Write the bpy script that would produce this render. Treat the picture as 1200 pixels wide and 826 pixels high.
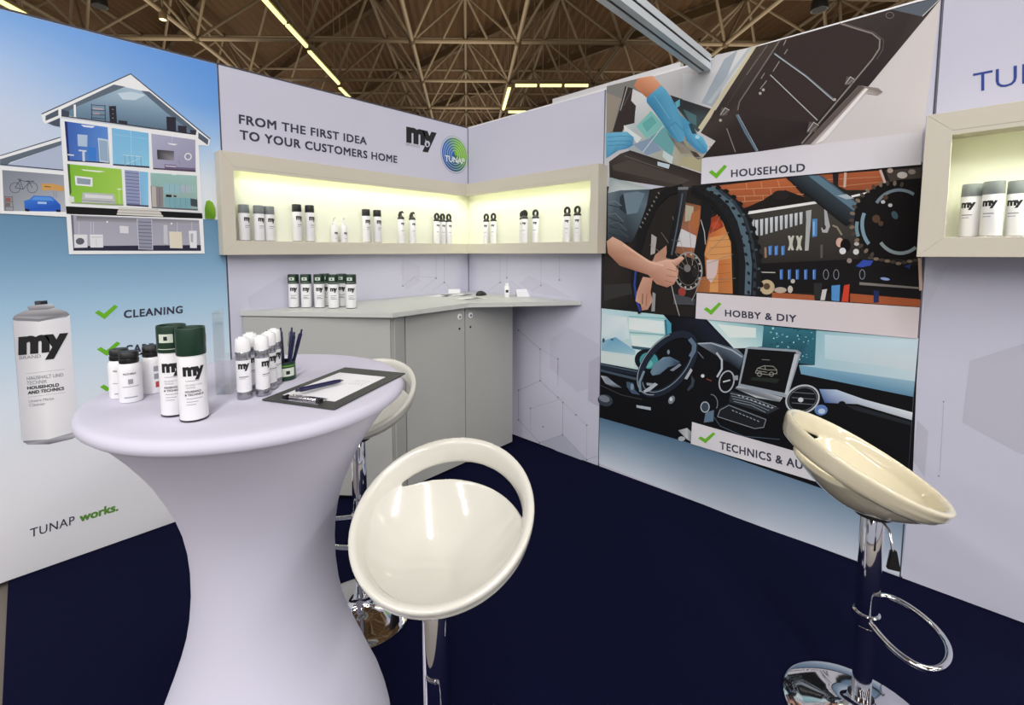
import bpy, bmesh, math, random
import numpy as np
from mathutils import Vector, Matrix

# ------------------------------------------------------------------ reset
for o in list(bpy.data.objects):
    bpy.data.objects.remove(o)
SC = bpy.context.scene
COL = SC.collection
random.seed(7)

# ------------------------------------------------------------------ camera
CAM = np.array([-2.7057, -2.8746, 1.4634])
YAW, PIT, ROL, FPX, PCX, PCY = 0.789023, 0.078725, -0.003108, 537.9, 563.65, 337.77
_F = np.array([math.cos(YAW)*math.cos(PIT), math.sin(YAW)*math.cos(PIT), -math.sin(PIT)])
_R0 = np.array([math.sin(YAW), -math.cos(YAW), 0.0])
_U0 = np.cross(_R0, _F)
_R = math.cos(ROL)*_R0 + math.sin(ROL)*_U0
_U = -math.sin(ROL)*_R0 + math.cos(ROL)*_U0
cam_data = bpy.data.cameras.new('camera')
cam_data.sensor_fit = 'HORIZONTAL'
cam_data.sensor_width = 36.0
cam_data.lens = FPX/1200*36
cam_data.shift_x = (600-PCX)/1200
cam_data.shift_y = (PCY-413)/1200
cam_data.clip_start = 0.05
cam_data.clip_end = 300
cam = bpy.data.objects.new('camera', cam_data)
COL.objects.link(cam)
M3 = Matrix((_R, _U, -_F)).transposed()
cam.matrix_world = Matrix.Translation(Vector(CAM)) @ M3.to_4x4()
SC.camera = cam

# ------------------------------------------------------------------ exposure, world
SC.view_settings.view_transform = 'Standard'
SC.view_settings.look = 'None'
SC.view_settings.exposure = 0.0
SC.view_settings.gamma = 1.0
SC.view_settings.use_curve_mapping = False
SC.cycles.use_denoising = True
SC.cycles.max_bounces = 6
SC.cycles.transparent_max_bounces = 20
SC.cycles.sample_clamp_indirect = 4.0
world = bpy.data.worlds.new('hall_ambient')
SC.world = world
world.use_nodes = True
world.node_tree.nodes['Background'].inputs[0].default_value = (0.78, 0.79, 0.88, 1)
world.node_tree.nodes['Background'].inputs[1].default_value = 0.55

# hall lamp rows (fluorescent strips slung under the space frame, parallel to the hall axis), plus added uplights that brighten the roof
HALL_YAW = math.radians(46.87)
DD = np.array([math.cos(HALL_YAW), math.sin(HALL_YAW), 0.0])      # down the hall
DL = np.array([math.sin(HALL_YAW), -math.cos(HALL_YAW), 0.0])     # across the hall
def light_row(lat, d0, d1, z, power, up):
    c = DD*(d0+d1)/2 + DL*lat
    L = bpy.data.lights.new('hall_row_and_fill_light', 'AREA'); L.shape = 'RECTANGLE'
    L.size = d1-d0; L.size_y = 3.0 if up else 0.35; L.energy = power
    L.color = (1.0, 0.88, 0.70) if up else (1.0, 0.975, 0.96)
    o = bpy.data.objects.new('hall_row_and_fill_light', L); COL.objects.link(o)
    o.location = (c[0], c[1], z); o.rotation_euler = (math.pi if up else 0, 0, HALL_YAW)
for lat in (-14.0, -7.0, 0.0, 7.0, 14.0):
    light_row(lat, -27.0, -4.0, 7.25, 1330.0, False)      # light falling into the booth
for lat in (-16.0, -8.0, 0.0, 8.0, 16.0):
    light_row(lat, -12.0, 40.0, 6.60, 620.0, True)        # added floating uplights without fixtures, standing in for bounce on the roof

# ------------------------------------------------------------------ helpers
def s2l(v):
    v = v/255.0
    return v/12.92 if v <= 0.04045 else ((v+0.055)/1.055)**2.4
def lin(c):
    return (s2l(c[0]), s2l(c[1]), s2l(c[2]), 1.0)
def ray(x, y):
    return _F + _R*(x-PCX)/FPX - _U*(y-PCY)/FPX
def on_z(x, y, z):
    d = ray(x, y); return CAM + d*(z-CAM[2])/d[2]
def on_y(x, y, Y=0.0):
    d = ray(x, y); return CAM + d*(Y-CAM[1])/d[1]
def on_x(x, y, X=0.0):
    d = ray(x, y); return CAM + d*(X-CAM[0])/d[0]
def to_px(P):
    d = np.array(P, float)-CAM; w = d @ _F
    return PCX+FPX*(d @ _R)/w, PCY-FPX*(d @ _U)/w, w

def mat(name, rgb, rough=0.5, metal=0.0, noise=0.0, nscale=30.0, bump=0.0, bscale=200.0, coat=0.0, spec=None, emit=None):
    m = bpy.data.materials.new(name); m.use_nodes = True
    nt = m.node_tree; b = nt.nodes['Principled BSDF']
    c = lin(rgb)
    b.inputs['Base Color'].default_value = c
    b.inputs['Roughness'].default_value = rough
    b.inputs['Metallic'].default_value = metal
    if coat: b.inputs['Coat Weight'].default_value = coat; b.inputs['Coat Roughness'].default_value = 0.05
    if spec is not None: b.inputs['Specular IOR Level'].default_value = spec
    if emit:
        b.inputs['Emission Color'].default_value = lin(emit[0]); b.inputs['Emission Strength'].default_value = emit[1]
    tc = None
    if noise or bump:
        tc = nt.nodes.new('ShaderNodeTexCoord')
    if noise:
        n = nt.nodes.new('ShaderNodeTexNoise'); n.inputs['Scale'].default_value = nscale; n.inputs['Detail'].default_value = 4
        r = nt.nodes.new('ShaderNodeMapRange'); r.inputs['To Min'].default_value = 1-noise; r.inputs['To Max'].default_value = 1+noise
        x = nt.nodes.new('ShaderNodeVectorMath'); x.operation = 'SCALE'; x.inputs[0].default_value = c[:3]
        nt.links.new(tc.outputs['Object'], n.inputs['Vector']); nt.links.new(n.outputs['Fac'], r.inputs['Value'])
        nt.links.new(r.outputs[0], x.inputs['Scale']); nt.links.new(x.outputs[0], b.inputs['Base Color'])
    if bump:
        n = nt.nodes.new('ShaderNodeTexNoise'); n.inputs['Scale'].default_value = bscale; n.inputs['Detail'].default_value = 3
        bp = nt.nodes.new('ShaderNodeBump'); bp.inputs['Strength'].default_value = bump; bp.inputs['Distance'].default_value = 0.004
        nt.links.new(tc.outputs['Object'], n.inputs['Vector']); nt.links.new(n.outputs['Fac'], bp.inputs['Height'])
        nt.links.new(bp.outputs[0], b.inputs['Normal'])
    return m

M = {}
M['carpet'] = mat('navy_carpet', (7, 10, 40), 1.0, noise=0.35, nscale=160, bump=0.5, bscale=500, spec=0.1)
M['hall_floor'] = mat('hall_floor_grey', (108, 100, 92), 0.7, noise=0.1, nscale=3)
M['lilac'] = mat('lilac_fabric', (203, 203, 219), 0.85, noise=0.02, nscale=4, bump=0.05, bscale=900, spec=0.2)
M['wallback'] = mat('wall_core', (196, 196, 204), 0.8, noise=0.02)
M['alu'] = mat('aluminium_profile', (150, 152, 160), 0.35, 0.8, noise=0.03)
M['seam'] = mat('seam_shadow_gap', (70, 70, 82), 0.8, noise=0.02)
M['beige'] = mat('beige_laminate', (208, 202, 186), 0.55, noise=0.015, nscale=6)
M['boxin'] = mat('white_box_lining', (236, 238, 222), 0.7, noise=0.01)
M['led'] = mat('led_strip', (255, 255, 235), 0.5, emit=((250, 255, 205), 9.0), noise=0.01)
M['cab'] = mat('grey_laminate', (172, 172, 168), 0.5, noise=0.015, nscale=5)
M['cabtop'] = mat('grey_worktop', (196, 198, 194), 0.35, noise=0.015, nscale=5)
M['black'] = mat('black_plastic', (16, 16, 18), 0.35, noise=0.05)
M['dark'] = mat('dark_gap', (30, 30, 34), 0.9, noise=0.05)
M['white'] = mat('white_gloss', (238, 238, 240), 0.3, noise=0.01)
M['whitecap'] = mat('white_plastic', (240, 240, 240), 0.35, noise=0.01)
M['greycap'] = mat('grey_plastic', (120, 126, 128), 0.4, noise=0.02)
M['green'] = mat('dark_green', (16, 50, 33), 0.35, noise=0.05)
M['pale'] = mat('pale_label', (205, 215, 200), 0.5, noise=0.02)
M['silver'] = mat('silver_band', (165, 166, 172), 0.22, 0.85, noise=0.02)
M['ink'] = mat('black_ink', (14, 14, 18), 0.6, noise=0.02)
M['navyink'] = mat('navy_ink', (48, 50, 70), 0.7, noise=0.02)
M['greyink'] = mat('grey_ink', (150, 152, 160), 0.7, noise=0.02)
M['blueink'] = mat('blue_ink', (38, 62, 140), 0.7, noise=0.02)
M['greenink'] = mat('green_ink', (105, 178, 42), 0.7, noise=0.02)
M['dgreenink'] = mat('leaf_green_ink', (88, 140, 48), 0.7, noise=0.02)
M['whiteink'] = mat('white_ink', (236, 240, 240), 0.7, noise=0.01)
M['redink'] = mat('red_ink', (190, 70, 70), 0.7, noise=0.02)
M['cloth'] = mat('white_stretch_cover', (202, 200, 216), 0.75, noise=0.015, nscale=5, bump=0.06, bscale=1200, spec=0.25)
M['seat'] = mat('cream_white_abs', (214, 212, 202), 0.13, noise=0.008, nscale=4, coat=0.6)
M['seat_warm'] = mat('warm_cream_abs', (216, 207, 180), 0.13, noise=0.008, nscale=4, coat=0.6)
M['chrome'] = mat('chrome', (226, 226, 230), 0.05, 1.0, noise=0.01)
M['beam'] = mat('white_aluminium', (214, 222, 226), 0.35, 0.15, noise=0.02)
M['truss'] = mat('painted_steel_tube', (152, 136, 112), 0.55, noise=0.12, nscale=2)
M['trussd'] = mat('brown_purlin', (96, 78, 52), 0.6, noise=0.12, nscale=2)
M['roof'] = mat('brown_corrugated_sheet', (104, 76, 46), 0.7, noise=0.25, nscale=0.8)
M['tube'] = mat('fluorescent_tube', (255, 250, 190), 0.4, emit=((255, 246, 165), 1.5), noise=0.01)
M['housing'] = mat('lamp_housing', (120, 104, 74), 0.5, noise=0.05)
M['board'] = mat('charcoal_clipboard', (62, 64, 62), 0.55, noise=0.06, nscale=40)
M['paper'] = mat('white_paper', (232, 232, 236), 0.7, noise=0.01)
M['penblue'] = mat('navy_pen_plastic', (24, 26, 66), 0.3, noise=0.04)
def acrylic():
    m = bpy.data.materials.new('clear_acrylic'); m.use_nodes = True
    nt = m.node_tree; nt.nodes.remove(nt.nodes['Principled BSDF'])
    t = nt.nodes.new('ShaderNodeBsdfTransparent'); t.inputs[0].default_value = (0.955, 0.96, 0.965, 1)
    g = nt.nodes.new('ShaderNodeBsdfGlossy'); g.inputs['Roughness'].default_value = 0.05
    lw = nt.nodes.new('ShaderNodeLayerWeight'); lw.inputs[0].default_value = 0.15
    mx = nt.nodes.new('ShaderNodeMixShader')
    ml = nt.nodes.new('ShaderNodeMath'); ml.operation = 'MULTIPLY'; ml.inputs[1].default_value = 0.35
    nt.links.new(lw.outputs['Fresnel'], ml.inputs[0]); nt.links.new(ml.outputs[0], mx.inputs[0]); nt.links.new(t.outputs[0], mx.inputs[1]); nt.links.new(g.outputs[0], mx.inputs[2])
    nt.links.new(mx.outputs[0], nt.nodes['Material Output'].inputs[0])
    return m
M['acrylic'] = acrylic()
def print_mat():
    m = bpy.data.materials.new('printed_ink'); m.use_nodes = True
    nt = m.node_tree; b = nt.nodes['Principled BSDF']
    a = nt.nodes.new('ShaderNodeAttribute'); a.attribute_name = 'Col'
    nt.links.new(a.outputs['Color'], b.inputs['Base Color'])
    b.inputs['Roughness'].default_value = 0.75; b.inputs['Specular IOR Level'].default_value = 0.2
    return m
M['print'] = print_mat()

def link(name, mesh, material, parent=None, smooth=False):
    o = bpy.data.objects.new(name, mesh); COL.objects.link(o)
    if material is not None and len(mesh.materials) == 0:
        mesh.materials.append(M[material] if isinstance(material, str) else material)
    if smooth:
        mesh.polygons.foreach_set('use_smooth', [True]*len(mesh.polygons))
    if parent is not None: o.parent = parent
    return o
def obj(name, bm, material, parent=None, smooth=False):
    me = bpy.data.meshes.new(name); bmesh.ops.recalc_face_normals(bm, faces=bm.faces[:]); bm.to_mesh(me); bm.free()
    return link(name, me, material, parent, smooth)
def tag(o, label=None, cat=None, group=None, kind=None):
    if label: o['label'] = label
    if cat: o['category'] = cat
    if group: o['group'] = group
    if kind: o['kind'] = kind
    return o
def thing(name, label, cat, loc=(0, 0, 0), rz=0.0, group=None):
    o = bpy.data.objects.new(name, None); COL.objects.link(o)
    o.location = loc; o.rotation_euler = (0, 0, rz); o.empty_display_size = 0.05
    return tag(o, label, cat, group)
def dup(root, loc, rz, label, group=None):
    r = root.copy(); COL.objects.link(r); r.location = loc; r.rotation_euler = (0, 0, rz); r['label'] = label
    if group: r['group'] = group
    for ch in list(root.children):
        c = ch.copy(); COL.objects.link(c); c.parent = r
        for g in ch.children:
            d = g.copy(); COL.objects.link(d); d.parent = c
    return r
def box(bm, x0, x1, y0, y1, z0, z1):
    v = [bm.verts.new(p) for p in ((x0,y0,z0),(x1,y0,z0),(x1,y1,z0),(x0,y1,z0),(x0,y0,z1),(x1,y0,z1),(x1,y1,z1),(x0,y1,z1))]
    for f in ((0,3,2,1),(4,5,6,7),(0,1,5,4),(1,2,6,5),(2,3,7,6),(3,0,4,7)):
        bm.faces.new([v[i] for i in f])
def bbox(name, x0, x1, y0, y1, z0, z1, material, parent=None, bev=0.0):
    bm = bmesh.new(); box(bm, min(x0,x1), max(x0,x1), min(y0,y1), max(y0,y1), z0, z1)
    if bev: bmesh.ops.bevel(bm, geom=bm.edges[:], offset=bev, segments=2, affect='EDGES', profile=0.6)
    return obj(name, bm, material, parent)
def prism(name, poly, z0, z1, material, parent=None, bev=0.0):
    bm = bmesh.new()
    a = [bm.verts.new((x, y, z0)) for x, y in poly]; b = [bm.verts.new((x, y, z1)) for x, y in poly]
    bm.faces.new(a[::-1]); bm.faces.new(b); n = len(poly)
    for i in range(n): bm.faces.new((a[i], a[(i+1) % n], b[(i+1) % n], b[i]))
    if bev: bmesh.ops.bevel(bm, geom=bm.edges[:], offset=bev, segments=2, affect='EDGES')
    return obj(name, bm, material, parent)
def lathe_bm(prof, seg=28, bm=None):
    bm = bm or bmesh.new(); rings = []
    for r, z in prof:
        if r < 1e-6: rings.append([bm.verts.new((0, 0, z))])
        else: rings.append([bm.verts.new((r*math.cos(2*math.pi*i/seg), r*math.sin(2*math.pi*i/seg), z)) for i in range(seg)])
    for a, b in zip(rings[:-1], rings[1:]):
        for i in range(seg):
            j = (i+1) % seg
            if len(a) == 1 and len(b) == 1: continue
            if len(a) == 1: bm.faces.new((a[0], b[i], b[j]))
            elif len(b) == 1: bm.faces.new((a[i], a[j], b[0]))
            else: bm.faces.new((a[i], a[j], b[j], b[i]))
    return bm
def lathe(name, prof, material, parent=None, seg=28, smooth=True):
    o = obj(name, lathe_bm(prof, seg), material, parent, smooth)
    if smooth: sharp(o)
    return o
def sharp(o, ang=42):
    me = o.data
    bm = bmesh.new(); bm.from_mesh(me)
    for e in bm.edges:
        if len(e.link_faces) == 2 and e.calc_face_angle(0) > math.radians(ang): e.smooth = False
    bm.to_mesh(me); bm.free()
def tube_bm(pts, r, seg=10, bm=None, closed=False, caps=True):
    bm = bm or bmesh.new(); pts = [Vector(p) for p in pts]; n = len(pts); rings = []
    prev = None
    for i, p in enumerate(pts):
        if closed: t = pts[(i+1) % n]-pts[i-1]
        else: t = pts[min(i+1, n-1)]-pts[max(i-1, 0)]
        t.normalize()
        if prev is None:
            a = t.orthogonal().normalized()
        else:
            a = (prev - t*prev.dot(t)).normalized()
        prev = a; b = t.cross(a)
        rr = r[i] if isinstance(r, (list, tuple)) else r
        rings.append([bm.verts.new(p + (a*math.cos(2*math.pi*k/seg)+b*math.sin(2*math.pi*k/seg))*rr) for k in range(seg)])
    for i in range(n if closed else n-1):
        A, B = rings[i], rings[(i+1) % n]
        for k in range(seg): bm.faces.new((A[k], A[(k+1) % seg], B[(k+1) % seg], B[k]))
    if not closed and caps:
        bm.faces.new(rings[0][::-1]); bm.faces.new(rings[-1])
    return bm
def tube(name, pts, r, material, parent=None, seg=10, closed=False):
    o = obj(name, tube_bm(pts, r, seg, closed=closed), material, parent, True); sharp(o, 60); return o

# text -> flat mesh (built-in font)
_tc = {}
def text_geo(s, bold=0.0, space=1.0):
    k = (s, bold, space)
    if k in _tc: return _tc[k]
    cu = bpy.data.curves.new('t', 'FONT'); cu.body = s; cu.size = 1.0; cu.offset = bold if bold > 0.05 else min(bold, 0.0); cu.space_character = space
    cu.resolution_u = 3
    o = bpy.data.objects.new('t', cu); COL.objects.link(o)
    dg = bpy.context.evaluated_depsgraph_get()
    me = bpy.data.meshes.new_from_object(o.evaluated_get(dg))
    V = np.array([v.co[:2] for v in me.vertices]) if len(me.vertices) else np.zeros((0, 2))
    Fc = [tuple(p.vertices) for p in me.polygons]
    bpy.data.objects.remove(o); bpy.data.curves.remove(cu); bpy.data.meshes.remove(me)
    if 0 < bold <= 0.05 and len(V):
        sh = [(dx, dy) for dx in (-bold, 0, bold) for dy in ((-bold*.8, bold*.8) if dx else (0,))]
        n = len(V); Fc = [tuple(i+n*q for i in f) for q in range(len(sh)) for f in Fc]
        V = np.concatenate([np.c_[V+np.array(d), np.full(n, q*1.5e-5)] for q, d in enumerate(sh)])
    elif len(V): V = np.c_[V, np.zeros(len(V))]
    _tc[k] = (V, Fc); return V, Fc
CAPH = float(text_geo('H')[0][:, 1].max()); XH = float(text_geo('x')[0][:, 1].max())

PLANES = {'L': (lambda x, y: on_y(x, y), np.array([0, -1.0, 0])), 'R': (lambda x, y: on_x(x, y), np.array([-1.0, 0, 0]))}
def wall_text(plane, s, bl, br, tl, ink, parent, bold=0.02, space=1.0, ref='cap', sub=None, off=0.0065, name='lettering'):
    """letters laid on a wall plane: bl/br = baseline ends, tl = top of the reference height (photo pixels)"""
    fn, nrm = PLANES[plane]
    V, Fc = text_geo(s, bold, space)
    S = text_geo(sub, bold, space)[0] if sub else V
    x0, x1 = S[:, 0].min(), S[:, 0].max(); h = (CAPH if ref == 'cap' else XH)+bold
    A, B, C = fn(*bl), fn(*br), fn(*tl)
    eu = (B-A)/(x1-x0); ev = (C-A)/h
    # keep letters upright on the wall
    P = [tuple(A + eu*(v[0]-x0) + ev*v[1] + nrm*(off+v[2])) for v in V]
    me = bpy.data.meshes.new(name); me.from_pydata(P, [], Fc); me.update()
    return link(name, me, ink, parent)
def wrap_text(s, r, z, h, a0, ink, parent, bold=0.02, space=1.0, width=None, ref='cap', name='lettering', lift=0.0005):
    """letters wrapped round a can of radius r; a0 = angle of the text centre, z = baseline"""
    V, Fc = text_geo(s, bold, space)
    k = h/(CAPH if ref == 'cap' else XH)
    kx = width/(V[:, 0].max()-V[:, 0].min()) if width else k
    cx = (V[:, 0].max()+V[:, 0].min())/2
    bm = bmesh.new(); vs = [bm.verts.new(((v[0]-cx)*kx, v[1]*k, v[2])) for v in V]
    for f in Fc:
        try: bm.faces.new([vs[i] for i in f])
        except ValueError: pass
    W = (V[:, 0].max()-V[:, 0].min())*kx; st = r*0.22; n = int(W/st)
    for i in range(1, n+1):
        bmesh.ops.bisect_plane(bm, geom=bm.verts[:]+bm.edges[:]+bm.faces[:], plane_co=(-W/2+i*W/(n+1), 0, 0), plane_no=(1, 0, 0))
    for v in bm.verts:
        a = a0 + v.co.x/r; y = v.co.y
        l_ = lift+v.co.z
        v.co = ((r+l_)*math.cos(a), (r+l_)*math.sin(a), z+y)
    return obj(name, bm, ink, parent)
def wrap_patch(name, r, z0, z1, a0, a1, ink, parent, n=6, lift=0.0004):
    bm = bmesh.new(); A = []; B = []
    for i in range(n+1):
        a = a0+(a1-a0)*i/n; c, s = math.cos(a)*(r+lift), math.sin(a)*(r+lift)
        A.append(bm.verts.new((c, s, z0))); B.append(bm.verts.new((c, s, z1)))
    for i in range(n): bm.faces.new((A[i], A[i+1], B[i+1], B[i]))
    return obj(name, bm, ink, parent)

class Print:
    """flat printed artwork on a wall plane: polygons traced in photo pixels, laid on the wall itself"""
    def __init__(s, plane, base=0.0006):
        s.fn, s.n = PLANES[plane]; s.v = []; s.f = []; s.c = []; s.k = base; s.T = lambda p: p
    def zoom(s, ox, oy, k): s.T = lambda p: (ox+p[0]*k, oy+p[1]*k); return s
    def _put(s, p): s.v.append(tuple(s.fn(*p)+s.n*s.k))
    def add(s, pts, col):
        s.k += 2.2e-5; i = len(s.v)
        cols = col if isinstance(col[0], (tuple, list)) else [col]*len(pts)
        for p, c in zip(pts, cols): s._put(s.T(p)); s.c.append(lin(c))
        s.f.append(tuple(range(i, i+len(pts))))
    def line(s, pts, w, col):
        s.k += 2.2e-5; P = [s.T(p) for p in pts]; n = len(P); h = w/2
        closed = n > 3 and math.hypot(P[0][0]-P[-1][0], P[0][1]-P[-1][1]) < 1e-3
        D = []
        for a, b in zip(P[:-1], P[1:]):
            L = math.hypot(b[0]-a[0], b[1]-a[1]) or 1; D.append(((b[0]-a[0])/L, (b[1]-a[1])/L))
        i0 = len(s.v)
        for k in range(n):
            d0 = D[k-1] if k > 0 else (D[-1] if closed else D[0]); d1 = D[k] if k < n-1 else (D[0] if closed else D[-1])
            tx, ty = d0[0]+d1[0], d0[1]+d1[1]; L = math.hypot(tx, ty)
            if L < 1e-3: tx, ty, L = d1[0], d1[1], 1.0
            tx /= L; ty /= L; m = h/max(0.45, tx*d1[0]+ty*d1[1])
            for g in (1, -1): s._put((P[k][0]-ty*m*g, P[k][1]+tx*m*g)); s.c.append(lin(col))
        for k in range(n-1): s.f.append((i0+2*k, i0+2*k+2, i0+2*k+3, i0+2*k+1))
    def ell(s, cx, cy, rx, ry, col, rot=0.0, n=28):
        s.add(s.epts(cx, cy, rx, ry, rot, 0, 2*math.pi*(n-1)/n, n), col)
    def epts(s, cx, cy, rx, ry, rot=0.0, a0=0.0, a1=2*math.pi, n=28):
        out = []
        for i in range(n):
            a = a0+(a1-a0)*i/(n-1); x, y = rx*math.cos(a), ry*math.sin(a)
            out.append((cx+x*math.cos(rot)-y*math.sin(rot), cy+x*math.sin(rot)+y*math.cos(rot)))
        return out
    def arc(s, cx, cy, rx, ry, w, col, rot=0.0, a0=0.0, a1=2*math.pi, n=28):
        s.line(s.epts(cx, cy, rx, ry, rot, a0, a1, n), w, col)
    def grad(s, q, cols, nu=6, nv=6):
        """quad tl,tr,br,bl with four corner colours"""
        s.k += 2.2e-5; i0 = len(s.v)
        for j in range(nv+1):
            for i in range(nu+1):
                u, v = i/nu, j/nv; w = ((1-u)*(1-v), u*(1-v), u*v, (1-u)*v)
                p = (sum(w[k]*q[k][0] for k in range(4)), sum(w[k]*q[k][1] for k in range(4)))
                s._put(s.T(p)); s.c.append(lin([sum(w[k]*cols[k][t] for k in range(4)) for t in range(3)]))
        for j in range(nv):
            for i in range(nu):
                a = i0+j*(nu+1)+i; s.f.append((a, a+1, a+nu+2, a+nu+1))
    def check(s, x0, y0, x1, y1, col=(108, 182, 40)):
        T, s.T = s.T, (lambda p: p)
        s.add([(x0+(x1-x0)*u, y0+(y1-y0)*v) for u, v in ((0, .55), (.17, .38), (.40, .62), (.86, 0), (1, .14), (.43, 1))], col); s.T = T
    def build(s, name, parent):
        me = bpy.data.meshes.new(name); me.from_pydata(s.v, [], s.f); me.update()
        a = me.color_attributes.new('Col', 'FLOAT_COLOR', 'POINT')
        a.data.foreach_set('color', np.array(s.c, dtype=np.float32).ravel())
        return link(name, me, 'print', parent)

# ================================================================== STRUCTURE
XS = -1.887            # seam between house graphic and lilac panel
YS1, YS2 = -1.290, -2.817   # seams on the right wall
HW = 2.5
fl = bbox('floor', -2.84, 0.30, -6.5, 0.30, -0.02, 0.0, 'carpet'); tag(fl, kind='structure')
hf = bbox('floor_hall', -60, 60, -60, 60, -0.12, -0.021, 'hall_floor'); tag(hf, kind='structure')
wl = bbox('wall_left', -3.5, 0.085, 0.014, 0.085, 0.0, HW-0.004, 'wallback'); tag(wl, kind='structure')
wr = bbox('wall_right', 0.014, 0.085, -5.2, 0.0139, 0.0, HW-0.004, 'wallback'); tag(wr, kind='structure')
# aluminium cap rails on top of both walls
t1 = bbox('trim_1', -3.5, 0.0, 0.0, 0.085, HW-0.003, HW+0.006, 'seam'); tag(t1, kind='structure')
t2 = bbox('trim_2', 0.0, 0.085, -5.2, 0.085, HW-0.003, HW+0.006, 'white'); tag(t2, kind='structure')

def panel(name, axis, a0, a1, material, label, cat):
    t = thing(name, label, cat)
    g = 0.0022
    lo, hi = min(a0, a1)+g, max(a0, a1)-g
    if axis == 'L': bbox('sheet', lo, hi, 0.0, 0.0138, 0.004, HW-0.0035, material, t)
    else: bbox('sheet', 0.0, 0.0138, lo, hi, 0.004, HW-0.0035, material, t)
    return t
pA = panel('graphic_panel', 'L', -3.5, XS, 'lilac', 'sky blue graphic wall panel with cutaway house and large spray can', 'wall panel')
pB = panel('booth_partition', 'L', XS, -0.001, 'lilac', 'lilac wall panel with slogan, black lettering and round logo', 'partition')
pC = panel('booth_partition', 'R', 0.0, YS1, 'lilac', 'narrow lilac wall panel with fine hexagon lines beside the corner', 'partition')
pD = panel('graphic_panel', 'R', YS1, YS2, 'lilac', 'tall photo panel with oven, bicycle and car dashboard pictures', 'wall panel')
pE = panel('booth_partition', 'R', YS2, -5.2, 'lilac', 'lilac wall panel with big blue letters at the right edge', 'partition')
# thin metal edge profiles that show as dark seams
for par, (x0, x1, y0, y1) in ((pA, (XS-0.006, XS-0.0024, -0.0012, 0.0)), (pB, (-0.006, -0.0012, -0.0012, 0.0))):
    bbox('edge_profile', x0, x1, y0, y1, 0.004, HW-0.004, 'seam', par)
for par, yy in ((pC, YS1+0.0024), (pD, YS2+0.0024)):
    bbox('edge_profile', -0.0012, 0.0, yy, yy+0.005, 0.004, HW-0.004, 'seam', par)

# ================================================================== PRINTED ARTWORK
# ---------- left panel: sky ground gradient
pr = Print('L')
def lerp(a, b, t): return tuple(a[i]+(b[i]-a[i])*t for i in range(3))
def ramp(stops, t):
    for (a, ca), (b, cb) in zip(stops[:-1], stops[1:]):
        if t <= b: return lerp(ca, cb, max(0.0, (t-a)/(b-a)))
    return stops[-1][1]
rowL = [(43, (128, 174, 232)), (95, (176, 202, 238)), (150, (204, 216, 236)), (250, (216, 224, 236))]
rowR = [(43, (96, 152, 226)), (100, (112, 165, 230)), (150, (168, 200, 236)), (200, (216, 226, 236)), (250, (230, 234, 236))]
rowG = [(250, (98, 138, 168)), (300, (122, 162, 194)), (350, (160, 196, 222)), (400, (194, 218, 236)), (450, (216, 228, 240)), (520, (232, 234, 240)), (600, (230, 230, 234)), (690, (218, 218, 222))]
def artwork_rows(y0, y1, fn, n, m=14):
    """rows given at the column x=-2.33 of the wall (z levels), so the bands stay level on the wall"""
    pr.k += 2.2e-5; i0 = len(pr.v)
    xa, xb = -3.498, XS-0.007
    for j in range(n+1):
        py = y0+(y1-y0)*j/n; z = min(max(on_y(128, py)[2], 0.005), HW-0.005)
        for i in range(m+1):
            x = xa+(xb-xa)*i/m; pr.v.append((x, -pr.k, z)); pr.c.append(lin(fn((x-xa)/(xb-xa), py)))
    for j in range(n):
        for i in range(m):
            a = i0+j*(m+1)+i; pr.f.append((a, a+1, a+m+2, a+m+1))
artwork_rows(38, 252, lambda u, y: lerp(ramp(rowL, y), ramp(rowR, y), max(0, min(1, (u-0.45)*1.9))), 24)
artwork_rows(252, 690, lambda u, y: ramp(rowG, y), 30)
pr.build('sky_artwork', pA)

# ---------- cutaway house
pr = Print('L', 0.0012); W_ = (238, 240, 241)
pr.zoom(0, 80, .20833)
A = pr.add; Ln = pr.line
A([(0, 495), (340, 392), (345, 410), (0, 512)], W_)
Ln([(0, 492), (340, 388)], 1.0, (70, 76, 86))
A([(0, 512), (345, 408), (345, 432), (60, 528), (40, 545), (0, 540)], (98, 110, 124))
A([(40, 542), (345, 432), (357, 572)], (178, 190, 214))
Ln([(0, 541), (356, 573)], 1.2, (60, 62, 72))
A([(0, 550), (372, 582), (376, 836), (0, 818)], W_)
pr.grad([(12, 572), (358, 600), (370, 808), (22, 802)], [(128, 134, 146), (150, 156, 168), (186, 190, 198), (150, 156, 166)])
for bx in (85, 182): pr.arc(bx, 672, 29, 29, 0.55, (44, 50, 62), n=18)
Ln([(85, 672), (112, 630), (165, 640), (182, 672)], .6, (40, 46, 58)); Ln([(112, 630), (130, 680), (165, 640)], .6, (40, 46, 58)); Ln([(85, 672), (130, 680)], .6, (40, 46, 58))
Ln([(100, 624), (118, 626)], .8, (40, 46, 58)); Ln([(150, 634), (192, 636)], .8, (40, 46, 58))
A([(232, 648), (300, 650), (358, 664), (358, 694), (300, 686), (235, 686)], (206, 158, 92)); Ln([(250, 664), (285, 668)], .8, (90, 60, 30))
for x in (300, 310, 320): Ln([(x, 692), (x, 730)], .3, (110, 112, 120))
A([(135, 745), (165, 738), (190, 716), (288, 720), (318, 745), (340, 768), (342, 806), (140, 803)], [(60, 120, 212)]*4+[(40, 92, 190)]*4)
A([(175, 740), (196, 722), (284, 726), (305, 746)], (92, 150, 222)); A([(212, 750), (262, 752), (262, 764), (212, 762)], (170, 200, 236))
A([(140, 790), (165, 792), (165, 806), (142, 804)], (20, 24, 40)); A([(315, 795), (340, 797), (340, 809), (317, 808)], (20, 24, 40))
for y in (722, 750, 778, 800): Ln([(28, y), (72, y+2)], .5, (88, 70, 64))
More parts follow.
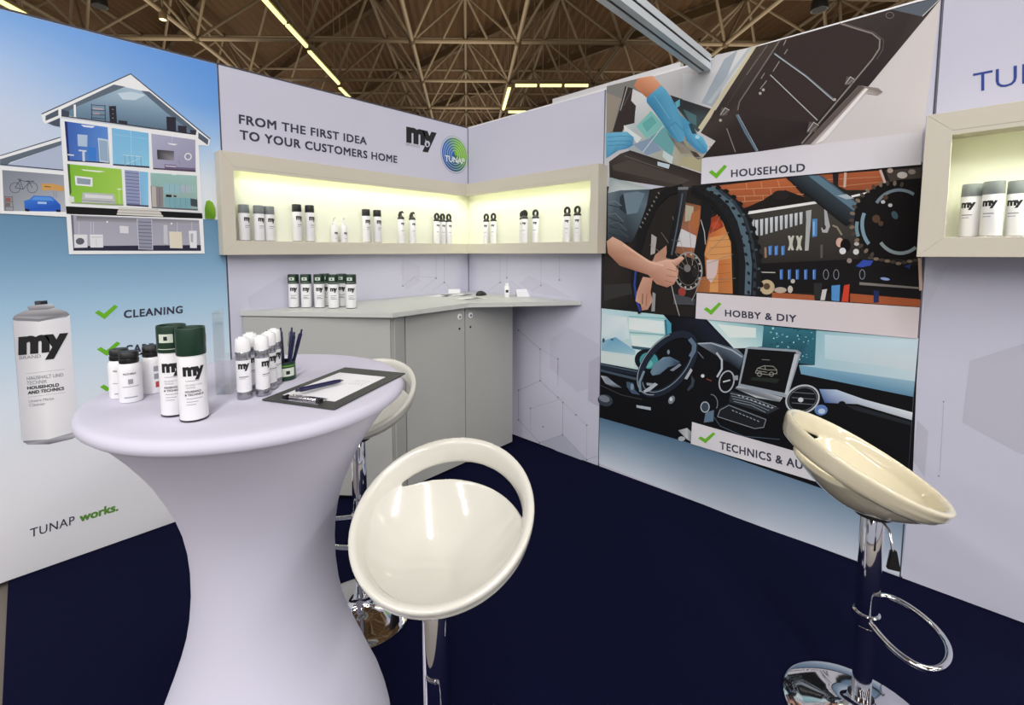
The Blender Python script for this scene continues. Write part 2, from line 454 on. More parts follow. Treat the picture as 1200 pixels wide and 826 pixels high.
Ln([(28, 718), (30, 800)], .5, (70, 60, 58)); Ln([(68, 720), (76, 802)], .5, (70, 60, 58)); A([(32, 728), (60, 728), (60, 748), (32, 748)], (150, 96, 86)); A([(32, 756), (58, 756), (58, 776), (32, 776)], (124, 108, 104))
# gable and attic
A([(232, 262), (735, 32), (1182, 400), (1174, 436), (1116, 432), (1112, 392), (840, 340), (345, 275), (255, 314), (243, 302)], W_)
A([(345, 262), (430, 214), (640, 92), (800, 128), (935, 246), (1100, 350), (1100, 375), (700, 318)], [(104, 132, 156), (118, 146, 168), (160, 186, 206), (168, 192, 210), (128, 156, 178), (92, 116, 138), (90, 112, 132), (96, 122, 144)])
A([(660, 140), (740, 132), (820, 150), (760, 180), (690, 176)], (196, 214, 226))
A([(345, 232), (640, 92), (704, 104), (430, 216), (345, 266)], (96, 108, 122)); A([(792, 126), (840, 132), (1106, 350), (1100, 376), (935, 250)], (92, 106, 122))
A([(256, 268), (328, 232), (328, 266), (256, 296)], (84, 94, 106)); A([(268, 308), (336, 280), (336, 330), (300, 322)], (76, 86, 100)); A([(1115, 360), (1172, 402), (1168, 432), (1115, 395)], (86, 96, 110))
A([(345, 232), (390, 244), (388, 270), (345, 268)], (66, 74, 88)); A([(414, 206), (426, 204), (428, 276), (416, 274)], W_)
Ln([(345, 268), (700, 316), (1100, 373)], 1.4, (58, 62, 74)); Ln([(234, 258), (735, 32), (1182, 398)], 1.2, (70, 74, 84))
for y in (212, 240, 265, 285): Ln([(512, y-6), (594, y)], .7, (46, 46, 60))
Ln([(514, 200), (516, 292)], .7, (46, 46, 60)); Ln([(590, 208), (592, 298)], .7, (46, 46, 60)); A([(522, 222), (580, 226), (580, 236), (522, 232)], (176, 168, 176)); A([(522, 248), (560, 250), (560, 262), (522, 260)], (158, 150, 160))
A([(612, 214), (652, 212), (658, 310), (618, 304)], (46, 44, 56)); A([(666, 292), (716, 298), (716, 320), (666, 312)], (52, 52, 64))
for y in (232, 256, 280): Ln([(632, y), (638, y)], .5, (210, 210, 215))
A([(935, 272), (988, 276), (990, 358), (938, 350)], (46, 44, 56)); A([(1000, 322), (1048, 326), (1050, 370), (1002, 362)], (48, 46, 58)); A([(1068, 346), (1102, 350), (1102, 378), (1070, 372)], (58, 58, 70))
# main body and rooms
A([(338, 278), (1114, 378), (1136, 812), (370, 782)], W_)
pr.grad([(362, 298), (605, 332), (617, 535), (380, 520)], [(60, 96, 178), (92, 142, 214), (104, 150, 210), (70, 108, 186)])
A([(362, 298), (378, 302), (392, 520), (380, 520)], (40, 52, 110)); A([(380, 515), (617, 530), (617, 537), (380, 522)], (40, 44, 72))
A([(435, 372), (492, 376), (490, 442), (438, 438)], (176, 198, 222)); A([(455, 318), (535, 326), (520, 336), (470, 330)], (226, 234, 244)); A([(550, 392), (608, 402), (612, 532), (560, 526)], (196, 212, 226)); A([(556, 402), (604, 410), (608, 524), (564, 518)], (150, 176, 200))
A([(495, 442), (540, 446), (540, 520), (498, 518)], (62, 126, 206)); A([(442, 458), (486, 462), (486, 470), (442, 466)], (212, 222, 236)); A([(462, 466), (476, 468), (478, 524), (464, 522)], (200, 212, 230)); A([(380, 482), (416, 486), (416, 494), (380, 490)], (210, 220, 234))
pr.grad([(628, 336), (835, 365), (840, 560), (635, 545)], [(126, 186, 228), (120, 186, 226), (146, 206, 232), (138, 196, 228)])
Ln([(735, 350), (738, 490)], .5, (184, 216, 234)); Ln([(640, 372), (832, 398)], .4, (176, 210, 230)); A([(635, 538), (840, 552), (840, 562), (635, 546)], (52, 56, 80))
for x in (700, 728, 756, 790): Ln([(x, 490), (x+4, 548)], .4, (86, 116, 140))
Ln([(690, 488), (796, 498)], .6, (210, 228, 236)); Ln([(700, 545), (790, 505)], .4, (214, 230, 238))
pr.grad([(850, 368), (1098, 403), (1100, 580), (860, 565)], [(176, 178, 202), (162, 162, 188), (150, 150, 178), (164, 164, 190)])
A([(882, 458), (978, 466), (978, 520), (885, 512)], [(48, 46, 54), (90, 88, 96), (150, 148, 154), (56, 54, 60)]); pr.ell(1057, 497, 21, 21, (226, 228, 232)); pr.ell(1057, 497, 14, 14, (150, 150, 176)); A([(942, 420), (1000, 428), (980, 434), (950, 428)], (236, 236, 240)); Ln([(968, 385), (968, 420)], .3, (220, 220, 226))
A([(925, 540), (990, 545), (990, 556), (1096, 562), (1096, 580), (925, 566)], (112, 100, 132)); A([(930, 546), (988, 551), (988, 557), (930, 552)], (214, 210, 220)); Ln([(1002, 518), (1014, 545)], .8, (140, 138, 150)); A([(860, 560), (1100, 574), (1100, 584), (860, 568)], (88, 72, 92))
pr.grad([(378, 538), (682, 568), (693, 770), (400, 758)], [(128, 186, 60), (162, 206, 84), (166, 210, 92), (138, 194, 66)])
A([(378, 538), (392, 540), (402, 700), (392, 720)], (70, 100, 40)); A([(420, 605), (520, 616), (520, 666), (425, 658)], W_); A([(432, 615), (510, 625), (508, 656), (434, 650)], (146, 160, 176)); A([(455, 568), (592, 580), (560, 586), (470, 576)], (230, 240, 220))
A([(465, 698), (640, 708), (652, 768), (458, 756)], (188, 192, 194)); A([(478, 708), (632, 718), (634, 736), (478, 728)], (222, 224, 226)); Ln([(462, 742), (648, 754)], .6, (120, 124, 130)); A([(388, 720), (416, 722), (418, 758), (390, 756)], (224, 230, 220)); Ln([(668, 682), (672, 765)], .4, (220, 230, 210)); A([(658, 676), (684, 678), (682, 684), (660, 682)], (232, 236, 226)); A([(400, 752), (693, 764), (693, 774), (400, 760)], (150, 170, 120))
pr.grad([(700, 572), (832, 585), (835, 778), (710, 770)], [(140, 176, 216), (132, 196, 234), (140, 202, 236), (128, 148, 190)])
A([(702, 574), (782, 580), (790, 772), (712, 768)], (148, 156, 190))
for i in range(10): Ln([(704+i, 588+19*i), (784, 594+19*i)], .8, (92, 100, 140))
Ln([(782, 580), (790, 772)], .5, (210, 216, 230)); A([(712, 764), (835, 772), (835, 780), (712, 772)], (60, 60, 84))
pr.grad([(845, 588), (1105, 605), (1112, 795), (852, 782)], [(150, 192, 186), (158, 196, 188), (150, 176, 172), (150, 168, 168)])
A([(846, 662), (916, 668), (918, 782), (852, 778)], (138, 134, 138)); A([(852, 664), (876, 666), (880, 780), (856, 778)], (190, 182, 178)); Ln([(896, 672), (898, 780)], .4, (90, 88, 94))
A([(922, 646), (1010, 652), (1010, 705), (922, 700)], (150, 190, 198)); A([(1010, 656), (1060, 660), (1060, 700), (1010, 696)], (172, 186, 200)); A([(922, 726), (1070, 732), (1072, 790), (928, 782)], (126, 172, 182)); A([(932, 710), (964, 712), (964, 726), (932, 724)], (34, 36, 42)); A([(975, 714), (992, 716), (992, 726), (975, 724)], (60, 66, 74)); A([(1070, 732), (1108, 738), (1110, 780), (1072, 774)], (64, 76, 84))
for x in (952, 982, 1012, 1042): Ln([(x, 728), (x+3, 788)], .35, (96, 136, 150)); Ln([(x, 648), (x, 702)], .35, (112, 150, 164))
for x in (1066, 1080, 1094): Ln([(x, 660), (x+1, 702)], .6, (190, 204, 212))
A([(852, 780), (1112, 792), (1112, 800), (852, 786)], (96, 104, 108)); A([(955, 592), (1000, 596), (985, 602), (965, 600)], (226, 234, 232))
# basement
pr.zoom(0, 180, .20833)
A([(370, 296), (1136, 336), (1138, 366), (374, 340)], (22, 22, 24)); A([(0, 322), (392, 340), (390, 357), (0, 336)], W_)
A([(372, 340), (1140, 366), (1150, 562), (388, 566)], W_)
pr.grad([(398, 345), (1118, 374), (1130, 546), (412, 546)], [(168, 168, 182), (158, 158, 174), (174, 174, 188), (178, 178, 192)])
A([(412, 520), (1128, 514), (1130, 547), (412, 546)], (44, 44, 66)); A([(398, 345), (412, 346), (420, 520), (412, 545)], (110, 112, 126))
A([(430, 352), (1118, 378), (1118, 402), (430, 378)], [(112, 112, 120), (140, 140, 148), (170, 170, 178), (150, 150, 160)])
A([(668, 303), (888, 312), (918, 356), (656, 344)], (190, 188, 182))
for a, b, y in ((664, 896, 314), (660, 906, 330), (656, 916, 346)): Ln([(a, y-6), (b, y+4)], .9, (228, 226, 218))
for x in (444, 510, 526, 996, 1078): Ln([(x, 385), (x, 450)], .4, (220, 222, 228))
A([(415, 455), (490, 455), (492, 528), (418, 530)], (226, 226, 230)); pr.ell(450, 493, 24, 19, (96, 98, 110)); pr.ell(452, 495, 15, 12, (60, 62, 74)); A([(505, 455), (578, 455), (580, 528), (508, 528)], (228, 228, 232)); Ln([(512, 470), (574, 470)], .5, (150, 152, 160)); Ln([(540, 478), (542, 522)], .4, (176, 178, 184)); pr.ell(450, 493, 24, 19, (96, 98, 110))
A([(672, 406), (722, 409), (722, 449), (674, 446)], (220, 220, 224)); A([(770, 362), (856, 372), (860, 542), (778, 538)], (150, 152, 170))
for i in range(8): Ln([(776+i*.6, 384+20*i), (854, 387+20*i)], .8, (92, 94, 116))
Ln([(770, 366), (780, 538)], .6, (216, 216, 224)); Ln([(852, 370), (858, 540)], .6, (216, 216, 224))
A([(918, 400), (940, 402), (944, 510), (920, 508)], (200, 200, 208)); A([(950, 438), (1020, 440), (1026, 533), (955, 531)], (224, 217, 198)); A([(1060, 434), (1105, 434), (1106, 531), (1068, 531)], (228, 228, 232)); A([(1070, 450), (1086, 450), (1084, 500), (1072, 496)], (176, 178, 188))
for q in ((602, 384), (963, 394)): pr.ell(q[0], q[1], 5, 5, (250, 250, 250), n=10)
A([(1158, 268), (1175, 262), (1195, 275), (1210, 310), (1212, 345), (1205, 368), (1152, 366), (1150, 310)], [(128, 176, 52)]*4+[(92, 140, 32)]*4)
pr.build('house_artwork', pA)

# ---------- big printed can
pr = Print('L', 0.0012); pr.zoom(0, 340, .2301); A = pr.add; Ln = pr.line
pr.grad([(64, 146), (200, 150), (250, 784), (118, 776)], [(206, 206, 212), (242, 242, 244), (244, 244, 246), (210, 210, 216)])
pr.grad([(200, 150), (356, 126), (400, 735), (250, 784)], [(242, 242, 244), (226, 226, 232), (222, 222, 230), (244, 244, 246)], 6, 6)
A([(64, 150), (72, 130), (140, 98), (275, 88), (340, 110), (354, 124), (340, 138), (200, 158), (90, 158)], [(120, 120, 126), (150, 150, 156), (180, 180, 186), (200, 200, 204), (140, 140, 146), (120, 120, 126), (190, 190, 196), (210, 210, 214), (180, 180, 186)])
A([(66, 140), (200, 146), (345, 118), (352, 128), (200, 160), (72, 154)], (138, 138, 144))
A([(138, 86), (165, 76), (265, 70), (282, 88), (240, 98), (150, 102)], [(150, 150, 156), (190, 190, 194), (220, 220, 222), (150, 150, 156), (120, 120, 126), (130, 130, 136)])
A([(175, 58), (240, 52), (243, 70), (178, 76)], (44, 44, 48)); A([(178, 56), (205, 53), (206, 72), (180, 74)], (80, 80, 86))
A([(115, 768), (250, 758), (398, 716), (400, 736), (370, 756), (250, 784), (140, 786)], [(100, 100, 108), (176, 176, 184), (150, 150, 158), (190, 190, 196), (120, 120, 128), (96, 96, 104), (170, 170, 178)])
Ln([(132, 425), (330, 402)], .35, (160, 160, 168)); Ln([(140, 545), (335, 520)], .35, (160, 160, 168)); Ln([(112, 760), (64, 150)], .4, (170, 170, 180))
pr.ell(281, 300, 20, 19, (240, 240, 242))
pr.build('can_artwork', pA)
zz = lambda x, y: (x*.2301, 340+y*.2301)
wall_text('L', 'my', zz(93, 322), zz(347, 296), zz(93, 238), 'ink', pA, 0.056, 0.90, 'x', off=0.0032)
wall_text('L', '&', zz(275, 307), zz(289, 305), zz(275, 292), 'ink', pA, 0.05, off=0.0070)
wall_text('L', 'BRAND', zz(98, 352), zz(208, 342), zz(98, 336), 'greyink', pA, 0.0, off=0.0032)
wall_text('L', 'HAUSHALT UND', zz(136, 458), zz(322, 438), zz(136, 440), 'greyink', pA, 0.0, off=0.0032)
wall_text('L', 'TECHNIK', zz(136, 482), zz(240, 471), zz(136, 464), 'greyink', pA, 0.0, off=0.0032)
wall_text('L', 'HOUSEHOLD', zz(138, 506), zz(300, 488), zz(138, 490), 'ink', pA, 0.03, off=0.0032)
wall_text('L', 'AND TECHNICS', zz(142, 530), zz(326, 506), zz(142, 514), 'ink', pA, 0.03, off=0.0032)
wall_text('L', 'Unsere Marke', zz(146, 572), zz(274, 556), zz(146, 558), 'greyink', pA, 0.0, off=0.0032)
wall_text('L', 'Cleaner', zz(148, 592), zz(232, 582), zz(148, 578), 'greyink', pA, 0.0, off=0.0032)
for q in ((111, 357, 138, 374), (113.5, 400, 141, 417), (117, 444, 145, 461)):
    pr = Print('L', 0.0012); pr.check(*q); pr.build('check_mark', pA)
wall_text('L', 'CLEANING', (145, 372.5), (214, 366.5), (145, 363.5), 'navyink', pA, 0.03, 1.12, off=0.002)
wall_text('L', 'CARE', (147, 413.5), (180, 410.5), (147, 404.5), 'navyink', pA, 0.03, 1.12, off=0.002)
wall_text('L', 'TUNAP', (35.2, 629.6), (87.4, 613.6), (35.2, 619.6), 'navyink', pA, 0.004, 1.08, off=0.002)
wall_text('L', 'works.', (93.1, 611.4), (138.6, 597.6), (93.1, 604.8), 'dgreenink', pA, 0.035, 1.0, 'x', off=0.002)

# ---------- slogan panel
wall_text('L', 'FROM THE FIRST IDEA', (279.9, 144.5), (429.8, 169.6), (279.6, 133.8), 'navyink', pB, 0.028, 1.1, off=0.001)
wall_text('L', 'TO YOUR CUSTOMERS HOME', (281, 162.7), (465.5, 191), (280.7, 152.0), 'navyink', pB, 0.028, 1.1, off=0.001)
wall_text('L', 'my', (476, 164.9), (511.6, 171.5), (476, 148.2), 'ink', pB, 0.06, 0.90, 'x', off=0.001)
wall_text('L', 'BRAND', (475.6, 170.6), (492, 173.6), (475.6, 167.4), 'greyink', pB, 0.0, off=0.001)
pr = Print('L', 0.0012)
pr.ell(500.7, 168.7, 3.1, 3.7, (205, 205, 220)); pr.build('logo_dot', pB)
wall_text('L', '&', (499.4, 170.8), (502.2, 171.2), (499.4, 166.8), 'ink', pB, 0.05, off=0.0016)
# round logo: true circle on the wall
rc = on_y(532.7, 181.4); Rr = 0.150
def disc_mesh(r0, r1, off, cfun, name, parent, n=48):
    V = []; Fc = []; Cc = []
    for i in range(n):
        a = 2*math.pi*i/n
        for r in (r0, r1):
            V.append((rc[0]+r*math.cos(a), -off, rc[2]+r*math.sin(a))); Cc.append(lin(cfun(a)))
    for i in range(n):
        j = (i+1) % n; Fc.append((2*i, 2*j, 2*j+1, 2*i+1))
    me = bpy.data.meshes.new(name); me.from_pydata(V, [], Fc); me.update()
    at = me.color_attributes.new('Col', 'FLOAT_COLOR', 'POINT'); at.data.foreach_set('color', np.array(Cc, dtype=np.float32).ravel())
    return link(name, me, 'print', parent)
bl_, gr_, nv_ = (52, 98, 182), (122, 186, 44), (22, 62, 104)
def swirl(k):
    def f(a):
        t = 0.5+0.5*math.cos(a-0.25)             # right side green, left side blue, bottom navy
        c = lerp(bl_, gr_, min(1, max(0, t*1.35-0.2)))
        d = max(0, -math.sin(a))*0.55
        c = lerp(c, nv_, d)
        return lerp(c, (225, 238, 230), k)
    return f
disc_mesh(0.0, Rr*0.9, 0.0012, swirl(0.0), 'round_logo', pB)
for i, r in enumerate((0.24, 0.38, 0.52, 0.66, 0.79)): disc_mesh(Rr*(r-0.028), Rr*(r+0.02), 0.0015, swirl(0.55), 'logo_ring', pB)
disc_mesh(Rr*0.975, Rr*1.0, 0.0012, swirl(0.35), 'logo_ring', pB)
wall_text('L', 'TUNAP', (521.3, 188.6), (544.3, 192.4), (521.3, 181.8), 'whiteink', pB, 0.01, 0.95, off=0.0020)

# ---------- faint hexagon line work on the lilac panels
def hexlines(plane, T, segs, dots, polys, parent, col=(164, 162, 180), w=0.5):
    p = Print(plane, 0.0004); p.zoom(*T)
    for q, c in polys: p.add(q, c)
    for q in segs: p.line(q, w, col)
    for q in dots: p.ell(q[0], q[1], 1.1/T[2], 1.1/T[2], (146, 144, 164), n=10)
    p.build('hexagon_artwork', parent)
hexlines('R', (600, 350, .2542), [[(30, 145), (130, 232), (130, 378), (30, 422), (30, 558), (127, 664), (233, 627), (235, 478), (130, 378)], [(233, 627), (345, 742), (395, 725)]],
         [(30, 145), (130, 232), (130, 378), (30, 422), (30, 558), (127, 664), (233, 627), (235, 478), (345, 742)],
         [([(175, 190), (260, 130), (400, 210), (400, 400), (300, 430), (175, 320)], (196, 195, 212)), ([(355, 290), (405, 265), (405, 500), (350, 470)], (184, 182, 200)), ([(127, 664), (233, 627), (345, 742), (300, 745)], (186, 190, 206))], pC)
hexlines('R', (600, 350, .2542), [[(212, 278), (212, 400)], [(85, 505), (85, 610)], [(130, 232), (212, 278)], [(345, 583), (345, 742)], [(235, 478), (295, 535), (345, 583)], [(85, 505), (235, 460)]], [(212, 278), (295, 535), (345, 583), (85, 505), (143, 590), (212, 455)], [], pC, (176, 174, 190), 0.4)
hexlines('R', (480, 300, .2), [[(460, 205), (530, 155), (530, 0)], [(570, 128), (570, 0)], [(590, 145), (650, 190)], [(710, 205), (770, 172), (770, 0)], [(878, 140), (878, 0)]], [(530, 155), (770, 172), (878, 140), (570, 128)], [([(640, 160), (700, 115), (820, 170), (960, 250), (720, 215)], (196, 195, 212))], pC, (176, 174, 192), 0.45)
hexlines('L', (480, 300, .2), [[(60, 205), (155, 130), (155, 0)], [(130, 205), (203, 155), (203, 0)], [(203, 155), (240, 190)], [(0, 150), (25, 125), (60, 145)]], [(155, 130), (203, 155)], [([(-60, 60), (-20, 20), (60, 60), (60, 150), (-20, 200)], (198, 197, 213))], pB, (176, 174, 192), 0.45)
hexlines('L', (260, 300, .25), [[(848, 0), (848, 140)], [(850, 140), (905, 95), (1005, 100)]], [(848, 140)], [([(120, 195), (270, 100), (310, 130), (310, 235), (130, 245)], (196, 196, 212))], pB, (176, 174, 192), 0.45)
hexlines('R', (1050, 300, .5576), [[(100, 310), (92, 455)]], [(100, 306), (90, 462)], [([(155, 220), (280, 180), (290, 420), (260, 415), (140, 350)], (190, 190, 204)), ([(45, 345), (68, 368), (60, 465), (36, 430)], (188, 188, 202)), ([(60, 40), (110, 20), (60, 120)], (198, 198, 212))], pE, (170, 168, 184), 0.5)
wall_text('R', 'TUNAP', (1140.3, 108.3), (1191.6, 99.5), (1140.3, 86.5), 'blueink', pE, -0.004, 1.0, sub='TU', off=0.001)

# ---------- photo panel: oven cleaning picture
pr = Print('R', 0.0006); A = pr.add; Ln = pr.line
pr.T = lambda p: p
pr.grad([(710.5, 105), (1103, -4), (1082, 155), (706, 226)], [(190, 190, 192), (216, 210, 208), (214, 208, 206), (200, 200, 204)], 8, 8)
pr.zoom(700, 60, .1936)
A([(57, 212), (250, 165), (300, 250), (150, 490), (55, 500)], (128, 128, 124))
A([(57, 250), (150, 290), (130, 330), (95, 480), (57, 498)], (150, 140, 128))
A([(168, 212), (215, 225), (205, 300), (232, 330), (225, 435), (165, 450), (150, 490), (92, 488), (140, 330)], (56, 48, 46))
Ln([(182, 215), (140, 360)], .9, (176, 176, 174)); Ln([(205, 235), (160, 330)], .4, (120, 116, 112))
A([(215, 228), (300, 272), (480, 290), (720, 360), (600, 480), (640, 640), (500, 700), (190, 605), (165, 450), (225, 435), (235, 330), (205, 300)], [(214, 210, 210), (220, 220, 222), (120, 130, 136), (84, 92, 96), (120, 132, 126), (176, 168, 140), (176, 172, 150), (168, 180, 188), (206, 218, 214), (190, 200, 200), (214, 216, 216), (216, 212, 212)])
A([(235, 455), (325, 360), (410, 455), (300, 530)], (132, 196, 190)); A([(270, 440), (330, 390), (360, 430), (300, 490)], (104, 176, 172))
A([(160, 448), (268, 525), (240, 560), (215, 520), (165, 490)], (226, 232, 230)); A([(215, 565), (330, 520), (390, 600), (300, 630)], (140, 160, 184)); A([(320, 520), (420, 450), (470, 560), (450, 640), (400, 600)], (112, 172, 176))
A([(395, 640), (400, 600), (460, 640), (450, 690)], (206, 222, 222)); Ln([(275, 612), (400, 450)], 1.2, (196, 208, 214)); A([(510, 640), (635, 640), (635, 735), (500, 690)], (176, 168, 136))
A([(440, 265), (720, 358), (610, 490), (560, 440), (480, 340)], [(58, 62, 66), (56, 52, 50), (70, 78, 74), (70, 92, 96), (52, 60, 66)]); A([(520, 350), (600, 390), (600, 450), (560, 430)], (84, 118, 124)); A([(470, 310), (500, 290), (500, 330), (480, 345)], (110, 186, 206))
# bare wrist and gloved hand
A([(220, 212), (245, 165), (335, 148), (388, 208), (345, 260), (300, 282)], [(196, 128, 92), (206, 140, 104), (226, 166, 130), (220, 156, 122), (196, 126, 92), (176, 110, 80)])
A([(298, 285), (320, 262), (388, 205), (420, 240), (470, 320), (500, 385), (548, 440), (520, 545), (490, 553), (450, 520), (420, 470), (340, 360), (300, 310)], [(66, 140, 180), (84, 160, 200), (112, 184, 216), (100, 176, 212), (92, 170, 208), (92, 170, 208), (84, 160, 200), (96, 170, 206), (76, 148, 188), (70, 140, 182), (60, 130, 170), (60, 130, 172), (62, 132, 174)])
A([(500, 385), (560, 432), (600, 500), (640, 520), (668, 575), (664, 612), (640, 622), (600, 600), (540, 540), (520, 480)], [(92, 170, 208), (84, 160, 198), (104, 178, 210), (120, 190, 218), (100, 174, 208), (72, 144, 186), (64, 134, 176), (70, 140, 184), (60, 128, 170), (80, 152, 194)])
A([(552, 440), (575, 438), (600, 500), (575, 500)], (50, 74, 88)); Ln([(420, 470), (470, 430), (520, 480)], .7, (62, 128, 168)); Ln([(560, 540), (620, 600)], .7, (60, 124, 164)); Ln([(590, 520), (650, 590)], .6, (64, 130, 170)); Ln([(345, 270), (440, 410)], .8, (120, 188, 218)); Ln([(440, 450), (500, 545)], .7, (116, 184, 214))
pr.ell(606, 520, 14, 12, (170, 214, 232), n=12)
A([(415, 480), (450, 522), (490, 553), (520, 545), (545, 580), (600, 602), (640, 622), (664, 612), (680, 575), (728, 588), (690, 636), (610, 656), (560, 620), (508, 622), (470, 570)], [(120, 112, 96), (100, 94, 84), (150, 146, 136), (92, 84, 74), (140, 134, 122), (84, 78, 70), (160, 156, 150), (190, 188, 182), (140, 136, 130), (176, 174, 168), (196, 192, 186), (96, 88, 80), (150, 142, 130), (150, 142, 126), (136, 128, 112)])
A([(560, 600), (600, 612), (625, 640), (590, 640)], (70, 62, 56)); A([(672, 580), (715, 588), (680, 632), (662, 636)], (206, 204, 198))
# left glove and oven edge
A([(72, 668), (140, 620), (200, 600), (635, 742), (635, 812), (520, 835), (75, 770)], [(60, 56, 52), (70, 64, 60), (50, 44, 42), (44, 38, 36), (54, 48, 44), (70, 62, 56), (46, 40, 38)])
A([(90, 690), (200, 660), (560, 780), (500, 810), (100, 720)], (78, 70, 64)); Ln([(165, 632), (400, 715)], .5, (120, 112, 104)); A([(365, 668), (440, 686), (432, 712), (365, 692)], (196, 214, 222))
A([(52, 496), (180, 487), (222, 522), (216, 570), (180, 590), (130, 600), (90, 625), (54, 650)], [(106, 178, 212), (116, 186, 216), (90, 160, 198), (70, 138, 180), (76, 146, 186), (86, 156, 196), (70, 138, 180), (80, 150, 190)])
for y in (520, 548, 572): Ln([(60, y), (150, y-6), (205, y-2)], .6, (60, 124, 166))
A([(72, 768), (110, 776), (310, 835), (72, 850)], (176, 196, 202))
# oven door
pr.zoom(800, 0, .2583)
A([(150, 250), (335, 209), (150, 500), (0, 452), (0, 335), (90, 335)], [(196, 198, 202), (222, 222, 222), (200, 202, 206), (196, 200, 204), (206, 208, 210), (206, 206, 208)])
A([(190, 268), (250, 228), (145, 488), (85, 468)], (164, 174, 184)); A([(300, 215), (320, 211), (130, 470), (110, 470)], (186, 194, 198))
A([(320, 212), (348, 208), (150, 492), (135, 520), (85, 592), (70, 580)], (208, 198, 168))
A([(335, 212), (1070, 8), (1180, -14), (845, 390), (690, 520), (550, 656), (330, 690), (90, 716), (150, 640), (82, 602), (150, 500)], [(74, 64, 58), (58, 50, 50), (70, 62, 60), (46, 38, 38), (40, 32, 32), (48, 40, 40), (44, 36, 36), (40, 34, 32), (48, 40, 38), (66, 56, 50), (56, 48, 46)])
A([(440, 190), (710, 112), (860, 160), (890, 220), (600, 560), (260, 520), (250, 480)], (54, 44, 43))
A([(950, 44), (1085, 8), (1170, -8), (1088, 76)], (94, 102, 112)); Ln([(1088, 74), (1168, -4)], .9, (206, 206, 208))
Ln([(440, 186), (258, 462), (250, 500)], 1.6, (118, 108, 102)); Ln([(385, 205), (290, 340)], .5, (150, 140, 132)); Ln([(375, 202), (200, 480)], .4, (92, 82, 78))
Ln([(712, 106), (780, 128), (860, 152), (895, 180), (892, 222), (862, 268), (700, 462), (540, 652)], 1.7, (142, 132, 126)); Ln([(730, 106), (870, 148), (912, 182), (908, 226), (880, 270)], .6, (110, 100, 96))
Ln([(415, 242), (560, 345), (690, 456)], 1.9, (120, 132, 138)); Ln([(418, 246), (560, 348), (686, 458)], .7, (196, 206, 210)); Ln([(398, 340), (612, 546)], 1.2, (176, 180, 180))
Ln([(245, 520), (285, 600), (338, 688)], 2.6, (96, 118, 136)); Ln([(252, 520), (342, 684)], .7, (164, 180, 190)); Ln([(200, 582), (240, 690)], 1.0, (140, 136, 132))
for a, b in (((470, 180), (458, 206)), ((476, 224), (462, 246)), ((440, 278), (410, 325)), ((372, 332), (356, 358)), ((382, 366), (352, 404))): Ln([a, b], .9, (156, 148, 142))
for x, y in ((352, 424), (366, 408), (172, 546), (690, 452)): pr.ell(x, y, 7, 7, (176, 170, 164), n=8)
for x, y, k in ((190, 505, 1.0), (590, 575, 1.25), (757, 365, 1.0)):
    A([(x-22*k, y+22*k), (x-12*k, y-18*k), (x+24*k, y-10*k), (x+10*k, y+18*k)], (92, 86, 82)); Ln([(x-18*k, y+16*k), (x+4*k, y-16*k), (x+22*k, y-4*k)], .9, (186, 182, 178)); Ln([(x-8*k, y+18*k), (x+14*k, y-2*k)], .7, (150, 146, 142))
pr.arc(940, 70, 18, 14, .6, (128, 122, 118), n=14)
# door handle
A([(800, 388), (888, 400), (908, 418), (884, 433), (832, 424), (600, 655), (548, 656)], [(150, 140, 134), (150, 140, 136), (128, 116, 112), (160, 150, 146), (186, 176, 172), (206, 198, 194), (72, 62, 60)])
A([(830, 400), (842, 404), (640, 640), (600, 655)], (236, 232, 230)); A([(802, 388), (826, 396), (580, 655), (552, 656)], (96, 86, 82))
pr.build('oven_picture', pD)

# ---------- bicycle workshop picture
pr = Print('R', 0.0008); A = pr.add; Ln = pr.line; pr.T = lambda p: p
A([(706, 218), (760, 222), (822, 212), (1081, 190), (1078, 362), (817, 345), (816, 375), (704, 362)], (36, 32, 30))
pr.zoom(870, 190, .2178)
A([(-160, 130), (240, 84), (340, 195), (130, 215), (30, 240), (-20, 255), (-140, 190)], [(176, 98, 58), (190, 104, 62), (150, 82, 50), (140, 74, 44), (150, 80, 48), (120, 64, 40), (160, 88, 52)])
for a, b in (((-100, 150), (300, 130)), ((-60, 185), (330, 172)), ((-20, 215), (200, 196))): Ln([a, b], .7, (206, 150, 112))
for a, b in (((20, 112), (25, 146)), ((100, 105), (106, 138)), ((190, 95), (200, 134)), ((60, 146), (66, 180)), ((150, 140), (156, 174)), ((10, 182), (14, 210)), ((110, 178), (114, 204))): Ln([a, b], .7, (206, 150, 112))
A([(110, 205), (150, 178), (230, 150), (340, 190), (330, 230), (20, 262), (20, 245)], (28, 24, 22)); pr.ell(205, 178, 44, 26, (36, 32, 30))
A([(400, 70), (745, 45), (765, 118), (690, 150), (560, 150)], [(160, 84, 50), (176, 96, 58), (150, 80, 48), (150, 78, 46), (150, 80, 50)]); Ln([(440, 95), (750, 78)], .6, (196, 138, 104)); Ln([(520, 130), (760, 105)], .6, (196, 138, 104)); Ln([(555, 55), (550, 135)], 3.0, (200, 176, 160)); Ln([(742, 42), (770, 118)], 3.0, (214, 190, 180)); A([(485, 62), (518, 60), (515, 130), (490, 130)], (34, 32, 34))
A([(770, 45), (962, 28), (962, 90), (800, 120)], (74, 66, 60)); pr.ell(860, 70, 28, 18, (206, 200, 194), n=14); pr.ell(795, 45, 16, 14, (190, 170, 160), n=10); pr.ell(912, 52, 20, 14, (150, 140, 130), n=12)
A([(20, 288), (600, 190), (640, 420), (620, 540), (95, 565), (40, 420)], [(58, 56, 52), (74, 70, 64), (66, 60, 54), (44, 40, 38), (40, 38, 36), (62, 58, 54)])
A([(12, 268), (400, 209), (402, 223), (14, 284)], (240, 240, 238)); A([(585, 180), (688, 157), (690, 168), (590, 190)], (238, 238, 238))
